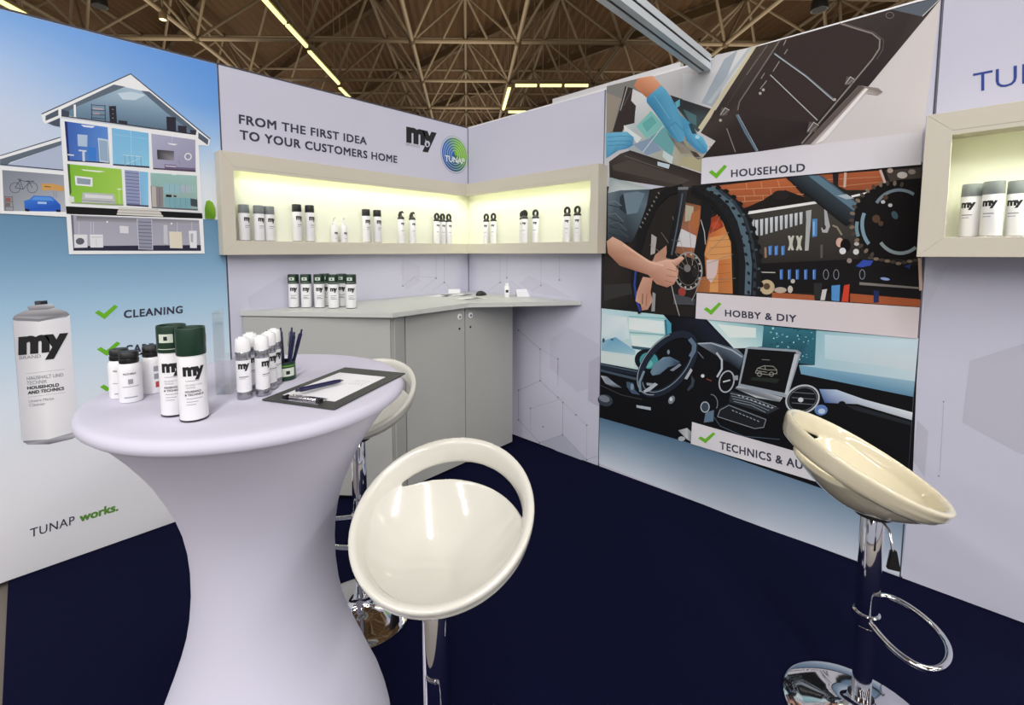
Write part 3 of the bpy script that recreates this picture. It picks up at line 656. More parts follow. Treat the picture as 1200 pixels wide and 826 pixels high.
for i in range(10):
    x = 78+26.5*i; y = 312-4.6*i; h = 88-3.0*i
    A([(x-9, y), (x+8, y-3), (x+6, y+h), (x-7, y+h+3)], [(222, 226, 230), (196, 202, 208), (176, 184, 192), (206, 210, 216)])
A([(52, 312), (66, 308), (64, 360), (54, 362)], (186, 192, 198))
A([(342, 262), (372, 256), (370, 300), (356, 475), (336, 476), (344, 310)], (176, 178, 178)); A([(376, 306), (404, 304), (402, 398), (376, 404)], (84, 138, 196)); A([(380, 320), (390, 318), (388, 392), (380, 394)], (150, 186, 222))
for x in (262, 306):
    A([(x-18, 398), (x-6, 394), (x, 408), (x+8, 394), (x+18, 396), (x+10, 425), (x+8, 445), (x+16, 472), (x+4, 474), (x-2, 462), (x-8, 476), (x-18, 472), (x-9, 445), (x-10, 425)], (196, 198, 184))
for x in (150, 183, 219): A([(x-10, 452), (x+10, 448), (x+8, 498), (x-9, 502)], (76, 126, 198)); Ln([(x-3, 456), (x-3, 496)], .7, (150, 186, 226))
A([(118, 458), (130, 458), (132, 512), (120, 516)], (150, 124, 104)); A([(440, 255), (452, 250), (472, 345), (458, 380), (430, 378), (424, 355), (444, 340)], (176, 178, 180)); pr.ell(440, 350, 10, 14, (60, 56, 52), n=10); Ln([(485, 340), (510, 350), (535, 392)], 2.0, (150, 140, 124))
A([(420, 445), (434, 443), (432, 515), (420, 516)], (96, 88, 86))
A([(95, 545), (640, 520), (960, 560), (960, 745), (600, 705), (90, 700)], (20, 18, 20))
for x in (210, 253, 296, 341, 387): A([(x-9, 578), (x+9, 576), (x+8, 630), (x-8, 632)], (66, 112, 186)); Ln([(x-3, 582), (x-3, 626)], .7, (150, 190, 230))
for x in (450, 505, 645): pr.arc(x, 604, 14, 26, .9, (128, 132, 140), n=16)
Ln([(100, 592), (178, 594)], 1.2, (186, 184, 180)); A([(630, 645), (950, 672), (950, 682), (630, 660)], (130, 124, 118)); pr.ell(768, 628, 26, 8, (150, 172, 224), rot=.15, n=12)
A([(160, 700), (390, 716), (390, 748), (160, 735)], (166, 92, 56)); A([(580, 706), (958, 738), (956, 778), (580, 752)], (168, 88, 52)); A([(480, 664), (526, 660), (522, 748), (480, 744)], (84, 146, 206)); A([(548, 662), (578, 656), (570, 752), (534, 750)], (206, 66, 44)); A([(430, 686), (456, 682), (444, 742), (420, 742)], (206, 202, 200)); A([(706, 690), (736, 692), (734, 756), (706, 756)], (34, 44, 92)); A([(384, 650), (430, 650), (420, 742), (388, 740)], (44, 46, 44))
pr.ell(132, 672, 42, 40, (196, 176, 140), n=20); pr.ell(132, 668, 18, 18, (90, 74, 56), n=14); pr.ell(205, 688, 34, 16, (188, 172, 156), n=14); pr.ell(258, 684, 14, 20, (200, 190, 176), n=12); pr.ell(272, 640, 12, 12, (196, 190, 180), n=10)
# frame tube and chainring
A([(235, 86), (370, 68), (430, 74), (640, 235), (600, 320), (560, 345), (500, 300)], [(26, 28, 32), (60, 74, 84), (80, 96, 108), (60, 74, 86), (24, 24, 28), (18, 18, 20), (20, 20, 22)])
A([(355, 74), (410, 72), (620, 225), (600, 262)], (96, 124, 142)); A([(510, 180), (560, 172), (600, 195), (560, 200)], (176, 190, 196))
A([(610, 230), (660, 170), (740, 118), (840, 96), (965, 86), (960, 540), (850, 520), (740, 480), (650, 430), (600, 340)], (14, 12, 12))
A(pr.epts(800, 330, 195, 200, 0, math.pi*.62, math.pi*1.62, 24)+[(960, 130), (958, 520), (860, 520)], (16, 14, 14))
for i in range(17):
    a = math.pi*(0.66+0.058*i); x, y = 800+212*math.cos(a), 318+205*math.sin(a)
    pr.ell(x, y, 15, 10, (128, 112, 94) if i % 2 else (78, 68, 60), rot=a, n=8)
for i in range(9): pr.ell(690+i*30, 515+i*5.5 if i < 5 else 545-(i-5)*6, 16, 9, (132, 116, 94) if i % 2 else (74, 64, 54), n=8)
pr.arc(800, 335, 155, 165, 4.2, (128, 156, 172), a0=math.pi*.78, a1=math.pi*1.12, n=14); pr.arc(815, 350, 200, 160, 4.0, (120, 148, 160), a0=math.pi*.9, a1=math.pi*1.06, n=10)
pr.arc(845, 300, 145, 150, 3.6, (122, 138, 148), a0=math.pi*1.18, a1=math.pi*1.68, n=16); pr.arc(850, 350, 130, 140, 4.0, (146, 160, 164), a0=math.pi*.28, a1=math.pi*.8, n=16)
pr.ell(820, 285, 16, 24, (70, 96, 108), rot=-.5, n=12)
for q in ((796, 232), (757, 214)): pr.ell(q[0], q[1], 12, 10, (206, 206, 206), n=10)
for q in ((720, 305, 22), (770, 190, 14), (745, 330, 14)): pr.ell(q[0], q[1], q[2], q[2], (88, 66, 50), n=12)
pr.ell(524, 432, 20, 26, (214, 176, 160), n=14); pr.ell(555, 448, 28, 36, (12, 10, 10), n=16); pr.ell(540, 478, 18, 18, (226, 228, 230), n=12); pr.ell(612, 482, 16, 16, (216, 216, 214), n=12); pr.ell(615, 440, 14, 10, (196, 190, 184), n=10); pr.ell(576, 530, 14, 14, (150, 136, 128), n=10)
A([(610, 560), (650, 525), (705, 530), (690, 556), (640, 566)], (54, 80, 170)); A([(870, 560), (910, 545), (900, 575)], (40, 60, 110))
A([(945, 515), (965, 515), (968, 690), (952, 690)], (206, 178, 160))
# mechanic and front wheel
pr.zoom(700, 200, .2058)
A([(500, 180), (590, 200), (640, 300), (700, 230), (760, 330), (772, 700), (560, 690), (600, 520), (430, 460), (470, 330)], [(120, 84, 60), (150, 90, 56), (196, 104, 52), (188, 120, 70), (206, 140, 84), (196, 124, 70), (150, 92, 56), (170, 100, 54), (120, 80, 60), (140, 100, 80)])
A([(640, 380), (755, 360), (762, 500), (690, 510), (690, 690), (640, 690), (650, 520), (610, 480)], (212, 150, 92))
for y in (400, 440, 480, 540, 590, 640): Ln([(640, y), (760, y-10)], .5, (150, 92, 54))
A([(640, 270), (700, 250), (720, 320), (640, 360)], (150, 60, 34)); pr.ell(675, 310, 26, 22, (186, 70, 40), n=12)
A([(480, 330), (565, 372), (560, 440), (450, 430)], (206, 204, 206)); A([(505, 195), (550, 205), (545, 280), (500, 290)], (176, 172, 150)); A([(622, 508), (694, 505), (680, 590), (650, 640), (625, 610)], (212, 190, 186)); A([(540, 240), (590, 220), (585, 330), (520, 330)], (170, 104, 64))
A([(75, 38), (320, 104), (170, 122), (62, 128)], [(150, 166, 170), (186, 198, 196), (206, 216, 214), (176, 190, 192)])
A([(62, 128), (130, 112), (300, 106), (282, 200), (240, 320), (200, 410), (60, 400)], [(110, 126, 136), (84, 100, 112), (70, 84, 96), (96, 116, 128), (50, 58, 66), (40, 44, 50), (58, 66, 74)])
A([(150, 130), (230, 118), (272, 130), (230, 240), (170, 250)], (112, 132, 146)); A([(150, 130), (170, 250), (130, 220), (130, 150)], (46, 54, 62))
for a, b, c_ in (((65, 180), (140, 200), 150), ((62, 250), (150, 290), 138), ((70, 300), (170, 340), 120), ((65, 340), (180, 380), 104)): Ln([a, ((a[0]+b[0])/2, a[1]-6), b], 1.1, (c_-40, c_-24, c_-14)); Ln([(a[0], a[1]+14), (b[0], b[1]+12)], 1.0, (46, 54, 60))
A([(30, 470), (110, 520), (210, 580), (222, 790), (26, 780)], [(40, 36, 34), (48, 42, 38), (34, 30, 30), (26, 24, 24), (40, 38, 38)]); A([(40, 650), (190, 640), (200, 700), (40, 740)], (54, 52, 52))
A([(330, 480), (395, 425), (400, 500), (310, 530)], (186, 140, 116)); A([(310, 360), (340, 380), (330, 470), (305, 480)], (176, 170, 168))
# tyre
A([(540, 85), (640, 82), (720, 108), (800, 168), (862, 250), (908, 370), (932, 500), (936, 620), (926, 714), (800, 706), (810, 600), (804, 480), (774, 360), (720, 265), (650, 195), (540, 140)], (26, 27, 30))
Ln([(630, 92), (700, 128), (765, 190), (815, 280), (848, 400), (864, 530), (858, 705)], 7.5, (84, 106, 118))
Ln([(690, 108), (780, 180), (846, 280), (884, 410), (900, 540), (894, 710)], 3.5, (48, 58, 66))
outer = [(640, 84), (690, 97), (735, 117), (778, 150), (815, 188), (848, 232), (872, 280), (893, 330), (908, 380), (920, 432), (929, 486), (935, 540), (937, 594), (935, 648), (929, 700)]
for i, (x, y) in enumerate(outer):
    pr.ell(x, y, 17, 13, (20, 20, 22), rot=i*.1, n=8)
    pr.ell(x-38, y+26, 13, 9, (22, 24, 28), rot=i*.1, n=7); pr.ell(x-72, y+44, 12, 8, (30, 34, 40), rot=i*.1, n=7)
    if i % 2: pr.ell(x-14, y+18, 9, 7, (74, 90, 100), n=7)
Ln([(540, 112), (650, 180), (728, 285), (778, 410), (797, 560), (790, 704)], 5.5, (18, 18, 20))
Ln([(490, 96), (400, 120), (320, 200), (262, 330), (226, 470), (214, 620), (236, 770), (256, 806)], 9.0, (24, 23, 25))
for i in range(9): pr.ell(352-i*13, 128+i*24, 5, 8, (120, 116, 110), rot=-.6, n=7)
Ln([(222, 560), (214, 650), (226, 740), (248, 800)], 2.4, (48, 66, 150))
for a, b in (((540, 560), (750, 350)), ((540, 560), (775, 475)), ((560, 620), (790, 612)), ((545, 540), (520, 250)), ((540, 540), (600, 300)), ((500, 540), (365, 350)), ((490, 560), (300, 420)), ((520, 540), (430, 260)), ((560, 540), (700, 260))): Ln([a, b], .45, (150, 140, 130))
A([(464, 95), (518, 96), (505, 190), (478, 330), (436, 502), (392, 495), (425, 330), (455, 200)], [(40, 42, 46), (50, 52, 56), (44, 46, 52), (36, 38, 42), (24, 24, 28), (18, 18, 20), (22, 22, 26), (26, 28, 32)]); Ln([(488, 130), (455, 330), (425, 480)], 1.6, (86, 94, 104)); A([(462, 94), (520, 92), (520, 108), (462, 110)], (120, 124, 128)); Ln([(425, 395), (470, 402)], 1.2, (70, 76, 84))
A([(595, 175), (655, 185), (648, 300), (612, 470), (620, 600), (570, 610), (552, 470), (585, 300)], (22, 22, 25)); Ln([(592, 280), (612, 350), (618, 420)], .9, (190, 190, 188))
pr.arc(520, 570, 78, 105, 1.6, (150, 148, 146), n=30); pr.arc(520, 570, 60, 82, .7, (120, 116, 112), n=24)
pr.ell(530, 590, 42, 48, (26, 24, 24), n=20); pr.ell(515, 555, 20, 22, (120, 118, 116), n=14); pr.ell(560, 580, 20, 26, (40, 38, 38), n=14)
for i in range(14): a = i*.45; pr.ell(520+70*math.cos(a), 570+95*math.sin(a), 6, 6, (190, 188, 184), n=6)
pr.ell(485, 690, 22, 26, (150, 62, 54), n=12); A([(440, 700), (560, 730), (555, 765), (435, 760)], (70, 72, 78)); Ln([(425, 650), (440, 720), (470, 826)], 1.0, (170, 168, 164)); Ln([(585, 640), (560, 700), (540, 740)], .9, (150, 146, 142))
# arm and hands
A([(56, 402), (90, 376), (140, 402), (235, 470), (300, 512), (340, 520), (398, 502), (435, 506), (484, 486), (498, 500), (452, 545), (466, 570), (458, 605), (440, 645), (400, 664), (340, 645), (292, 592), (220, 570), (130, 540), (62, 470)], [(206, 160, 134), (224, 182, 158), (214, 168, 142), (206, 158, 132), (214, 166, 142), (220, 176, 152), (212, 164, 140), (224, 182, 160), (230, 190, 170), (206, 158, 136), (176, 124, 102), (214, 168, 146), (206, 158, 136), (196, 146, 124), (176, 124, 102), (186, 136, 114), (176, 126, 104), (160, 112, 90), (150, 104, 82), (170, 124, 100)])
for a, b in (((400, 560), (455, 575)), ((395, 595), (450, 606)), ((385, 625), (440, 640)), ((430, 520), (452, 545))): Ln([a, b], .7, (150, 100, 80))
Ln([(150, 420), (300, 520), (380, 540)], 2.0, (226, 186, 162))
A([(262, 604), (318, 612), (306, 690), (318, 740), (290, 790), (256, 796), (250, 760), (220, 742), (228, 690)], [(206, 160, 138), (196, 148, 126), (186, 136, 114), (206, 160, 138), (190, 142, 120), (170, 122, 100), (196, 148, 126), (214, 168, 146), (200, 152, 130)]); Ln([(262, 700), (258, 760)], 1.0, (110, 70, 56)); Ln([(285, 700), (280, 770)], .8, (140, 96, 78))
A([(318, 690), (335, 700), (330, 800), (310, 800)], (150, 150, 150))
pr.build('bicycle_picture', pD)

# ---------- car dashboard picture
pr = Print('R', 0.0010); A = pr.add; Ln = pr.line; pr.T = lambda p: p
A([(704.5, 361), (816, 372), (1076, 396), (1068, 600), (1000, 585), (812, 520), (702.5, 489)], (9, 11, 17))
pr.zoom(700, 360, .1938)
A([(22, 6), (400, 46), (445, 95), (450, 165), (345, 265), (250, 380), (20, 335)], [(196, 224, 232), (176, 216, 220), (60, 130, 150), (80, 150, 165), (206, 230, 232), (190, 214, 214), (210, 226, 226)])
A([(30, 40), (180, 60), (195, 190), (130, 200), (30, 170)], [(206, 226, 232), (226, 236, 238), (216, 232, 236), (196, 222, 232), (216, 232, 236)]); A([(190, 62), (405, 86), (408, 162), (380, 158), (190, 132)], [(226, 238, 236), (226, 240, 240), (206, 232, 232), (226, 238, 234), (236, 242, 238)]); A([(200, 168), (425, 178), (350, 252), (215, 240)], [(224, 238, 234), (196, 228, 226), (216, 236, 234), (232, 240, 236)])
Ln([(190, 55), (415, 68)], 1.4, (130, 194, 196)); Ln([(195, 152), (420, 168)], 1.2, (116, 176, 172)); Ln([(412, 75), (420, 170)], 2.6, (50, 118, 140)); A([(420, 70), (448, 100), (446, 160), (424, 165)], (84, 158, 180))
A([(25, 205), (110, 180), (200, 240), (230, 262), (230, 290), (25, 262)], [(150, 192, 212), (110, 168, 200), (140, 190, 212), (150, 196, 212), (176, 206, 214), (140, 186, 206)]); pr.ell(38, 200, 8, 14, (50, 90, 110), n=10); pr.ell(90, 195, 10, 6, (60, 110, 140), n=10); A([(205, 232), (340, 248), (330, 268), (215, 250)], (60, 96, 112)); A([(25, 275), (220, 300), (225, 365), (25, 330)], (214, 228, 226))
pr.ell(300, 318, 74, 66, (16, 24, 32), rot=.1, n=22); pr.ell(312, 322, 56, 50, (70, 150, 156), rot=.1, n=20); pr.ell(300, 340, 36, 26, (110, 186, 186), n=14)
A([(20, 335), (270, 382), (270, 420), (20, 372)], (30, 40, 54)); A([(20, 374), (255, 430), (255, 446), (20, 388)], (70, 84, 100)); Ln([(20, 345), (270, 395)], .8, (96, 116, 134))
A([(448, 62), (640, 70), (832, 250), (740, 225), (600, 205), (540, 155), (455, 165)], [(10, 12, 20), (26, 30, 48), (16, 20, 32), (24, 30, 44), (10, 12, 18), (12, 14, 20), (10, 12, 16)])
# windscreen
pr.zoom(690, 350, .35)
A([(392, 66), (586, 90), (580, 160), (528, 165), (486, 166)], [(196, 228, 228), (130, 186, 196), (176, 216, 218), (206, 230, 230), (216, 234, 232)]); A([(430, 85), (560, 98), (560, 130), (470, 130)], (226, 238, 234))
A([(586, 90), (762, 106), (757, 222), (704, 216), (708, 178), (580, 162)], [(60, 120, 136), (50, 112, 128), (44, 100, 116), (40, 92, 110), (36, 84, 100), (40, 92, 106)])
random.seed(3)
for i in range(70):
    x, y = random.uniform(592, 752), random.uniform(98, 212)
    if y > 160+(x-580)*.15 and x < 700: continue
    pr.ell(x, y, random.uniform(1.5, 4), random.uniform(1.5, 3.5), random.choice([(140, 200, 206), (100, 166, 178), (20, 58, 72), (176, 220, 222)]), n=6)
A([(762, 106), (1104, 132), (1092, 276), (704, 222), (757, 222)], [(150, 196, 206), (206, 226, 234), (196, 216, 224), (176, 206, 218), (170, 204, 214)]); A([(790, 120), (1095, 142), (1090, 240), (790, 200)], [(196, 222, 232), (206, 228, 236), (206, 218, 222), (190, 216, 226)])
A([(704, 222), (1092, 276), (1086, 330), (712, 256)], [(120, 168, 194), (150, 186, 204), (96, 140, 168), (110, 156, 180)])
A([(712, 252), (1086, 328), (1068, 600), (640, 560), (600, 420), (660, 330)], (8, 9, 13))
A([(772, 302), (830, 304), (920, 336), (1084, 380), (1082, 406), (900, 352), (840, 350), (790, 348)], [(120, 146, 190), (190, 206, 228), (206, 216, 228), (226, 232, 236), (190, 198, 206), (176, 186, 200), (70, 100, 160), (60, 90, 150)]); pr.ell(848, 350, 12, 8, (12, 14, 20), n=12); A([(860, 356), (900, 360), (1080, 412), (1078, 424), (890, 372)], (34, 38, 46))
pr.ell(778, 372, 22, 18, (96, 130, 186), n=14); pr.ell(780, 376, 12, 9, (190, 206, 228), n=12)
# dash top and instruments
A([(360, 148), (420, 146), (500, 170), (520, 190), (505, 240), (470, 215)], [(120, 130, 144), (84, 96, 112), (120, 134, 150), (96, 112, 130), (20, 24, 32), (16, 20, 28)])
Ln([(365, 150), (410, 148), (480, 172), (515, 195)], 1.4, (176, 186, 196)); Ln([(428, 180), (446, 205), (446, 235), (430, 262)], 2.2, (186, 194, 202)); Ln([(360, 170), (385, 200)], .9, (120, 128, 138)); pr.ell(382, 258, 6, 6, (216, 220, 224), n=10); Ln([(395, 268), (412, 275)], .8, (150, 70, 60))
pr.ell(462, 277, 26, 38, (12, 14, 18), rot=.25, n=22); pr.arc(462, 277, 24, 36, 1.5, (176, 182, 190), rot=.25, n=24); Ln([(450, 278), (474, 272)], 1.6, (196, 202, 208)); A([(482, 258), (500, 256), (500, 272), (484, 272)], (150, 158, 166))
# screen
A([(526, 164), (540, 160), (698, 171), (712, 180), (668, 322), (660, 330), (500, 294)], (150, 160, 170)); A([(534, 167), (692, 178), (700, 190), (660, 316), (508, 284)], (10, 11, 14)); A([(690, 184), (704, 186), (664, 322), (656, 318)], (190, 196, 202))
for q in ([(558, 248), (566, 232), (588, 224), (618, 226), (630, 238), (630, 252)], [(558, 248), (600, 254), (630, 250)], [(566, 232), (600, 238), (630, 238)], [(590, 226), (592, 238)], [(560, 240), (598, 246)]): Ln(q, .7, (160, 160, 150))
for x in (572, 612): pr.arc(x, 252, 7, 7, .6, (170, 170, 160), n=12)
Ln([(580, 203), (606, 205)], .6, (150, 152, 150)); A([(550, 262), (640, 268), (630, 282), (540, 272)], (34, 42, 36))
# big vent and console
pr.ell(716, 336, 58, 46, (14, 16, 20), rot=-.35, n=28); pr.arc(716, 336, 56, 45, 2.0, (186, 192, 198), rot=-.35, n=32); pr.arc(716, 336, 48, 38, .7, (110, 116, 124), rot=-.35, n=28)
for d in (-18, 0, 18): Ln([(680, 330+d), (756, 336+d)], .5, (130, 136, 142))
pr.ell(710, 338, 9, 8, (206, 212, 218), n=12)
A([(498, 292), (560, 305), (650, 330), (640, 345), (560, 330), (490, 300)], [(206, 212, 218), (150, 156, 164), (190, 196, 202), (120, 126, 134), (226, 230, 232), (90, 96, 104)])
A([(476, 308), (560, 330), (640, 366), (600, 386), (470, 345)], (44, 50, 58))
for k in range(4): Ln([(474+k*4, 316+k*9), (540+k*2, 330+k*9), (628-k*12, 362+k*6)], .6, (150, 160, 168))
for i in range(9): Ln([(500+i*14, 322+i*5), (506+i*14, 325+i*5)], .9, (206, 212, 218))
A([(440, 362), (470, 350), (596, 400), (590, 430), (560, 436), (430, 392)], (26, 30, 36)); Ln([(440, 372), (470, 356), (594, 404), (586, 430), (556, 434), (432, 394), (440, 372)], .8, (140, 148, 156))
for i in range(8): Ln([(480+i*12, 372+i*5), (487+i*12, 376+i*5)], .8, (170, 176, 182))
Ln([(420, 395), (440, 425), (520, 460), (640, 470)], .8, (76, 92, 110)); pr.ell(390, 362, 16, 20, (60, 72, 86), n=16); pr.arc(390, 362, 14, 17, 1.1, (176, 184, 192), n=16); A([(392, 380), (420, 372), (418, 410), (386, 414)], (96, 118, 140)); pr.arc(410, 350, 22, 30, 1.0, (120, 130, 140), a0=-1.6, a1=.6, n=12)
pr.ell(278, 338, 10, 15, (120, 130, 140), rot=.5, n=12); pr.ell(276, 336, 5, 7, (206, 212, 216), n=10)
A([(300, 440), (330, 432), (350, 450), (345, 480), (330, 470)], [(150, 156, 162), (190, 194, 198), (120, 126, 132), (90, 96, 104), (200, 204, 206)]); pr.ell(312, 468, 12, 8, (176, 182, 188), n=12)
# door trim
pr.zoom(700, 360, .1938)
A([(22, 412), (60, 418), (110, 460), (152, 486), (100, 482), (50, 460)], [(190, 196, 204), (130, 140, 152), (150, 160, 172), (90, 100, 112), (60, 70, 82), (150, 158, 168)]); A([(178, 448), (220, 458), (230, 500), (262, 530), (210, 520), (180, 480)], (70, 88, 110)); pr.ell(212, 480, 10, 20, (130, 150, 176), n=10); Ln([(20, 470), (150, 530), (270, 556)], .8, (70, 66, 72)); A([(238, 590), (325, 604), (325, 622), (240, 606)], (176, 186, 198)); pr.ell(50, 562, 46, 36, (54, 62, 74), rot=.3, n=18); pr.ell(44, 552, 34, 20, (120, 128, 138), rot=.3, n=16)
# steering wheel
pr.arc(424, 342, 216, 118, 8.0, (30, 38, 52), rot=-.86, n=44); pr.arc(420, 338, 226, 128, 1.0, (150, 162, 172), rot=-.86, a0=2.6, a1=5.4, n=30); pr.arc(428, 346, 200, 104, 1.1, (120, 136, 150), rot=-.86, a0=.2, a1=3.6, n=30)
Ln([(560, 190), (588, 225), (586, 262), (565, 300)], 5.0, (96, 116, 138)); Ln([(262, 510), (258, 450), (285, 385)], 2.6, (120, 146, 160))
A([(322, 392), (340, 350), (400, 302), (440, 298), (500, 328), (490, 345), (430, 362), (380, 405), (335, 412)], [(96, 120, 140), (110, 136, 156), (130, 156, 174), (96, 122, 146), (70, 92, 116), (40, 52, 70), (90, 116, 138), (70, 92, 112), (110, 134, 152)])
A([(440, 380), (500, 338), (510, 350), (460, 386)], (130, 140, 150)); A([(280, 505), (350, 455), (368, 466), (320, 505), (285, 516)], (176, 186, 194)); A([(300, 455), (345, 460), (330, 475), (300, 470)], (150, 162, 172)); A([(528, 430), (566, 368), (578, 380), (545, 436)], (176, 182, 188)); A([(545, 495), (570, 460), (570, 410), (592, 440), (582, 480), (550, 508)], (56, 64, 76)); pr.ell(432, 270, 8, 14, (130, 146, 160), n=10)
pr.build('car_picture', pD)

# ---------- blue floor gradient below the pictures and the caption bands
pr = Print('R', 0.0008); pr.T = lambda p: p
pr.grad([(702.4, 489), (880, 534), (880, 613), (701.8, 542.5)], [(84, 118, 146), (82, 112, 140), (206, 214, 226), (216, 224, 234)], 6, 10)
pr.grad([(880, 534), (1064, 585), (1057.5, 675), (880, 613)], [(82, 112, 140), (96, 126, 154), (214, 222, 234), (206, 214, 226)], 6, 10)
pr.build('gradient_artwork', pD)
def caption(name, q, chk, cols):
    p = Print('R', 0.0064); p.T = lambda t: t
    p.grad(q, cols, 8, 2); p.check(*chk); return p.build(name, pD)
b1 = caption('caption_band', [(823, 186), (1081.5, 154), (1079.5, 193), (822, 216)], (831, 193, 852.5, 209.5), [(214, 212, 222), (222, 218, 222), (228, 226, 230), (222, 220, 230)])
b2 = caption('caption_band', [(817, 343), (1077.8, 360), (1075.3, 396.5), (815.5, 373)], (825, 354, 846, 369), [(220, 214, 218), (216, 204, 204), (220, 208, 210), (216, 212, 218)])
b3 = caption('caption_band', [(811.5, 494), (1069, 567), (1066, 597), (810, 519.5)], (818.5, 506, 839, 519), [(222, 218, 222), (214, 210, 216), (216, 214, 220), (226, 224, 228)])
wall_text('R', 'HOUSEHOLD', (857.2, 207.6), (943.8, 200.8), (857.2, 199.2), 'navyink', b1, 0.024, 1.1, off=0.0069)
wall_text('R', 'HOBBY & DIY', (850.1, 370.2), (933.7, 377.4), (850.1, 362.6), 'navyink', b2, 0.024, 1.1, off=0.0069)
wall_text('R', 'TECHNICS & AUTO', (844, 525.4), (941, 549.4), (844, 516.6), 'navyink', b3, 0.024, 1.1, sub='TECHNICS & AU', off=0.0069)

# ================================================================== LIT DISPLAY BOXES
def board(name, poly, d0, d1, axis, parent, material='beige'):
    """poly in (along, z); extruded from depth d0 to d1 off the wall"""
    bm = bmesh.new()
    P = (lambda a, z, d: (a, -d, z)) if axis == 'L' else (lambda a, z, d: (-d, a, z))
    f = [bm.verts.new(P(a, z, d1)) for a, z in poly]; b = [bm.verts.new(P(a, z, d0)) for a, z in poly]
    bm.faces.new(f); bm.faces.new(b[::-1]); n = len(poly)
    for i in range(n): bm.faces.new((f[i], b[i], b[(i+1) % n], f[(i+1) % n]))
    bmesh.ops.recalc_face_normals(bm, faces=bm.faces[:])
    bmesh.ops.bevel(bm, geom=[e for e in bm.edges], offset=0.0012, segments=1, affect='EDGES')
    return obj(name, bm, material, parent)
def led(parent, axis, a0, a1, d, z, power):
    lo, hi = min(a0, a1), max(a0, a1)
    if axis == 'L': bbox('led_strip', lo, hi, -d-0.006, -d+0.006, z-0.004, z, 'led', parent)
    else: bbox('led_strip', -d-0.006, -d+0.006, lo, hi, z-0.004, z, 'led', parent)
    L = bpy.data.lights.new('led_light', 'AREA'); L.shape = 'RECTANGLE'; L.size = hi-lo; L.size_y = 0.02; L.energy = power; L.color = (0.965, 1.0, 0.75)
    o = bpy.data.objects.new('led_light', L); COL.objects.link(o)
    m = (lo+hi)/2
    o.location = (m, -d, z-0.006) if axis == 'L' else (-d, m, z-0.006)
    o.rotation_euler = (math.radians(-25), 0, 0) if axis == 'L' else (math.radians(-25), 0, -math.pi/2)
    o.parent = parent
Z0, Z1, OZ0, OZ1 = 1.4515, 2.018, 1.531, 1.936
DB, DC, DR = 0.085, 0.110, 0.20
XL, XI, XC = -1.926, -1.858, -DC
bx1 = thing('display_box', 'long lit beige display box under the slogan lettering', 'display box')
board('frame_top', [(XL, Z1), (XC, Z1), (XC, OZ1), (XI, OZ1)], 0.001, DB, 'L', bx1)
board('frame_bottom', [(XL, Z0), (XI, OZ0), (XC, OZ0), (XC, Z0)], 0.001, DB, 'L', bx1)
board('frame_side', [(XL, Z0), (XL, Z1), (XI, OZ1), (XI, OZ0)], 0.001, DB, 'L', bx1)
bbox('lining', XI, -0.006, -0.006, -0.002, OZ0, OZ1, 'boxin', bx1)
bbox('light_lip', XI, XC, -DB+0.001, -DB+0.007, OZ1-0.016, OZ1, 'beige', bx1)
led(bx1, 'L', XI+0.03, XC-0.02, DB-0.014, OZ1-0.001, 3.3)
YR, YI = -1.312, -1.255
bx2 = thing('display_box', 'short lit beige display box right of the corner, beside the photo panel', 'display box')
board('frame_top', [(0.0, Z1), (YR, Z1), (YI, OZ1), (0.0, OZ1)], 0.001, DC, 'R', bx2)
board('frame_bottom', [(0.0, Z0), (0.0, OZ0), (YI, OZ0), (YR, Z0)], 0.001, DC, 'R', bx2)
board('frame_side', [(YR, Z0), (YI, OZ0), (YI, OZ1), (YR, Z1)], 0.001, DC, 'R', bx2)
bbox('lining', -0.006, -0.002, YI, -0.0065, OZ0, OZ1, 'boxin', bx2)
bbox('light_lip', -DC+0.001, -DC+0.007, YI, -DB, OZ1-0.016, OZ1, 'beige', bx2)
led(bx2, 'R', YI+0.03, -0.10, DC-0.014, OZ1-0.001, 2.7)
RZ0, RZ1, RO0, RO1 = 1.439, 1.985, 1.514, 1.914
RY0, RYI, RY1 = -2.797, -2.872, -4.4
bx3 = thing('display_box', 'lit beige display box at the right edge holding grey-capped cans', 'display box')
board('frame_top', [(RY0, RZ1), (RYI, RO1), (RY1+0.075, RO1), (RY1, RZ1)], 0.001, DR, 'R', bx3)
board('frame_bottom', [(RY0, RZ0), (RY1, RZ0), (RY1+0.075, RO0), (RYI, RO0)], 0.001, DR, 'R', bx3)
board('frame_side', [(RY0, RZ0), (RYI, RO0), (RYI, RO1), (RY0, RZ1)], 0.001, DR, 'R', bx3)
board('frame_side', [(RY1, RZ0), (RY1, RZ1), (RY1+0.075, RO1), (RY1+0.075, RO0)], 0.001, DR, 'R', bx3)
bbox('lining', -0.006, -0.002, RY1+0.075, RYI, RO0, RO1, 'boxin', bx3)
bbox('light_lip', -DR+0.001, -DR+0.007, RY1+0.075, RYI, RO1-0.016, RO1, 'beige', bx3)
led(bx3, 'R', RY1+0.1, RYI-0.03, DR-0.02, RO1-0.001, 8.0)

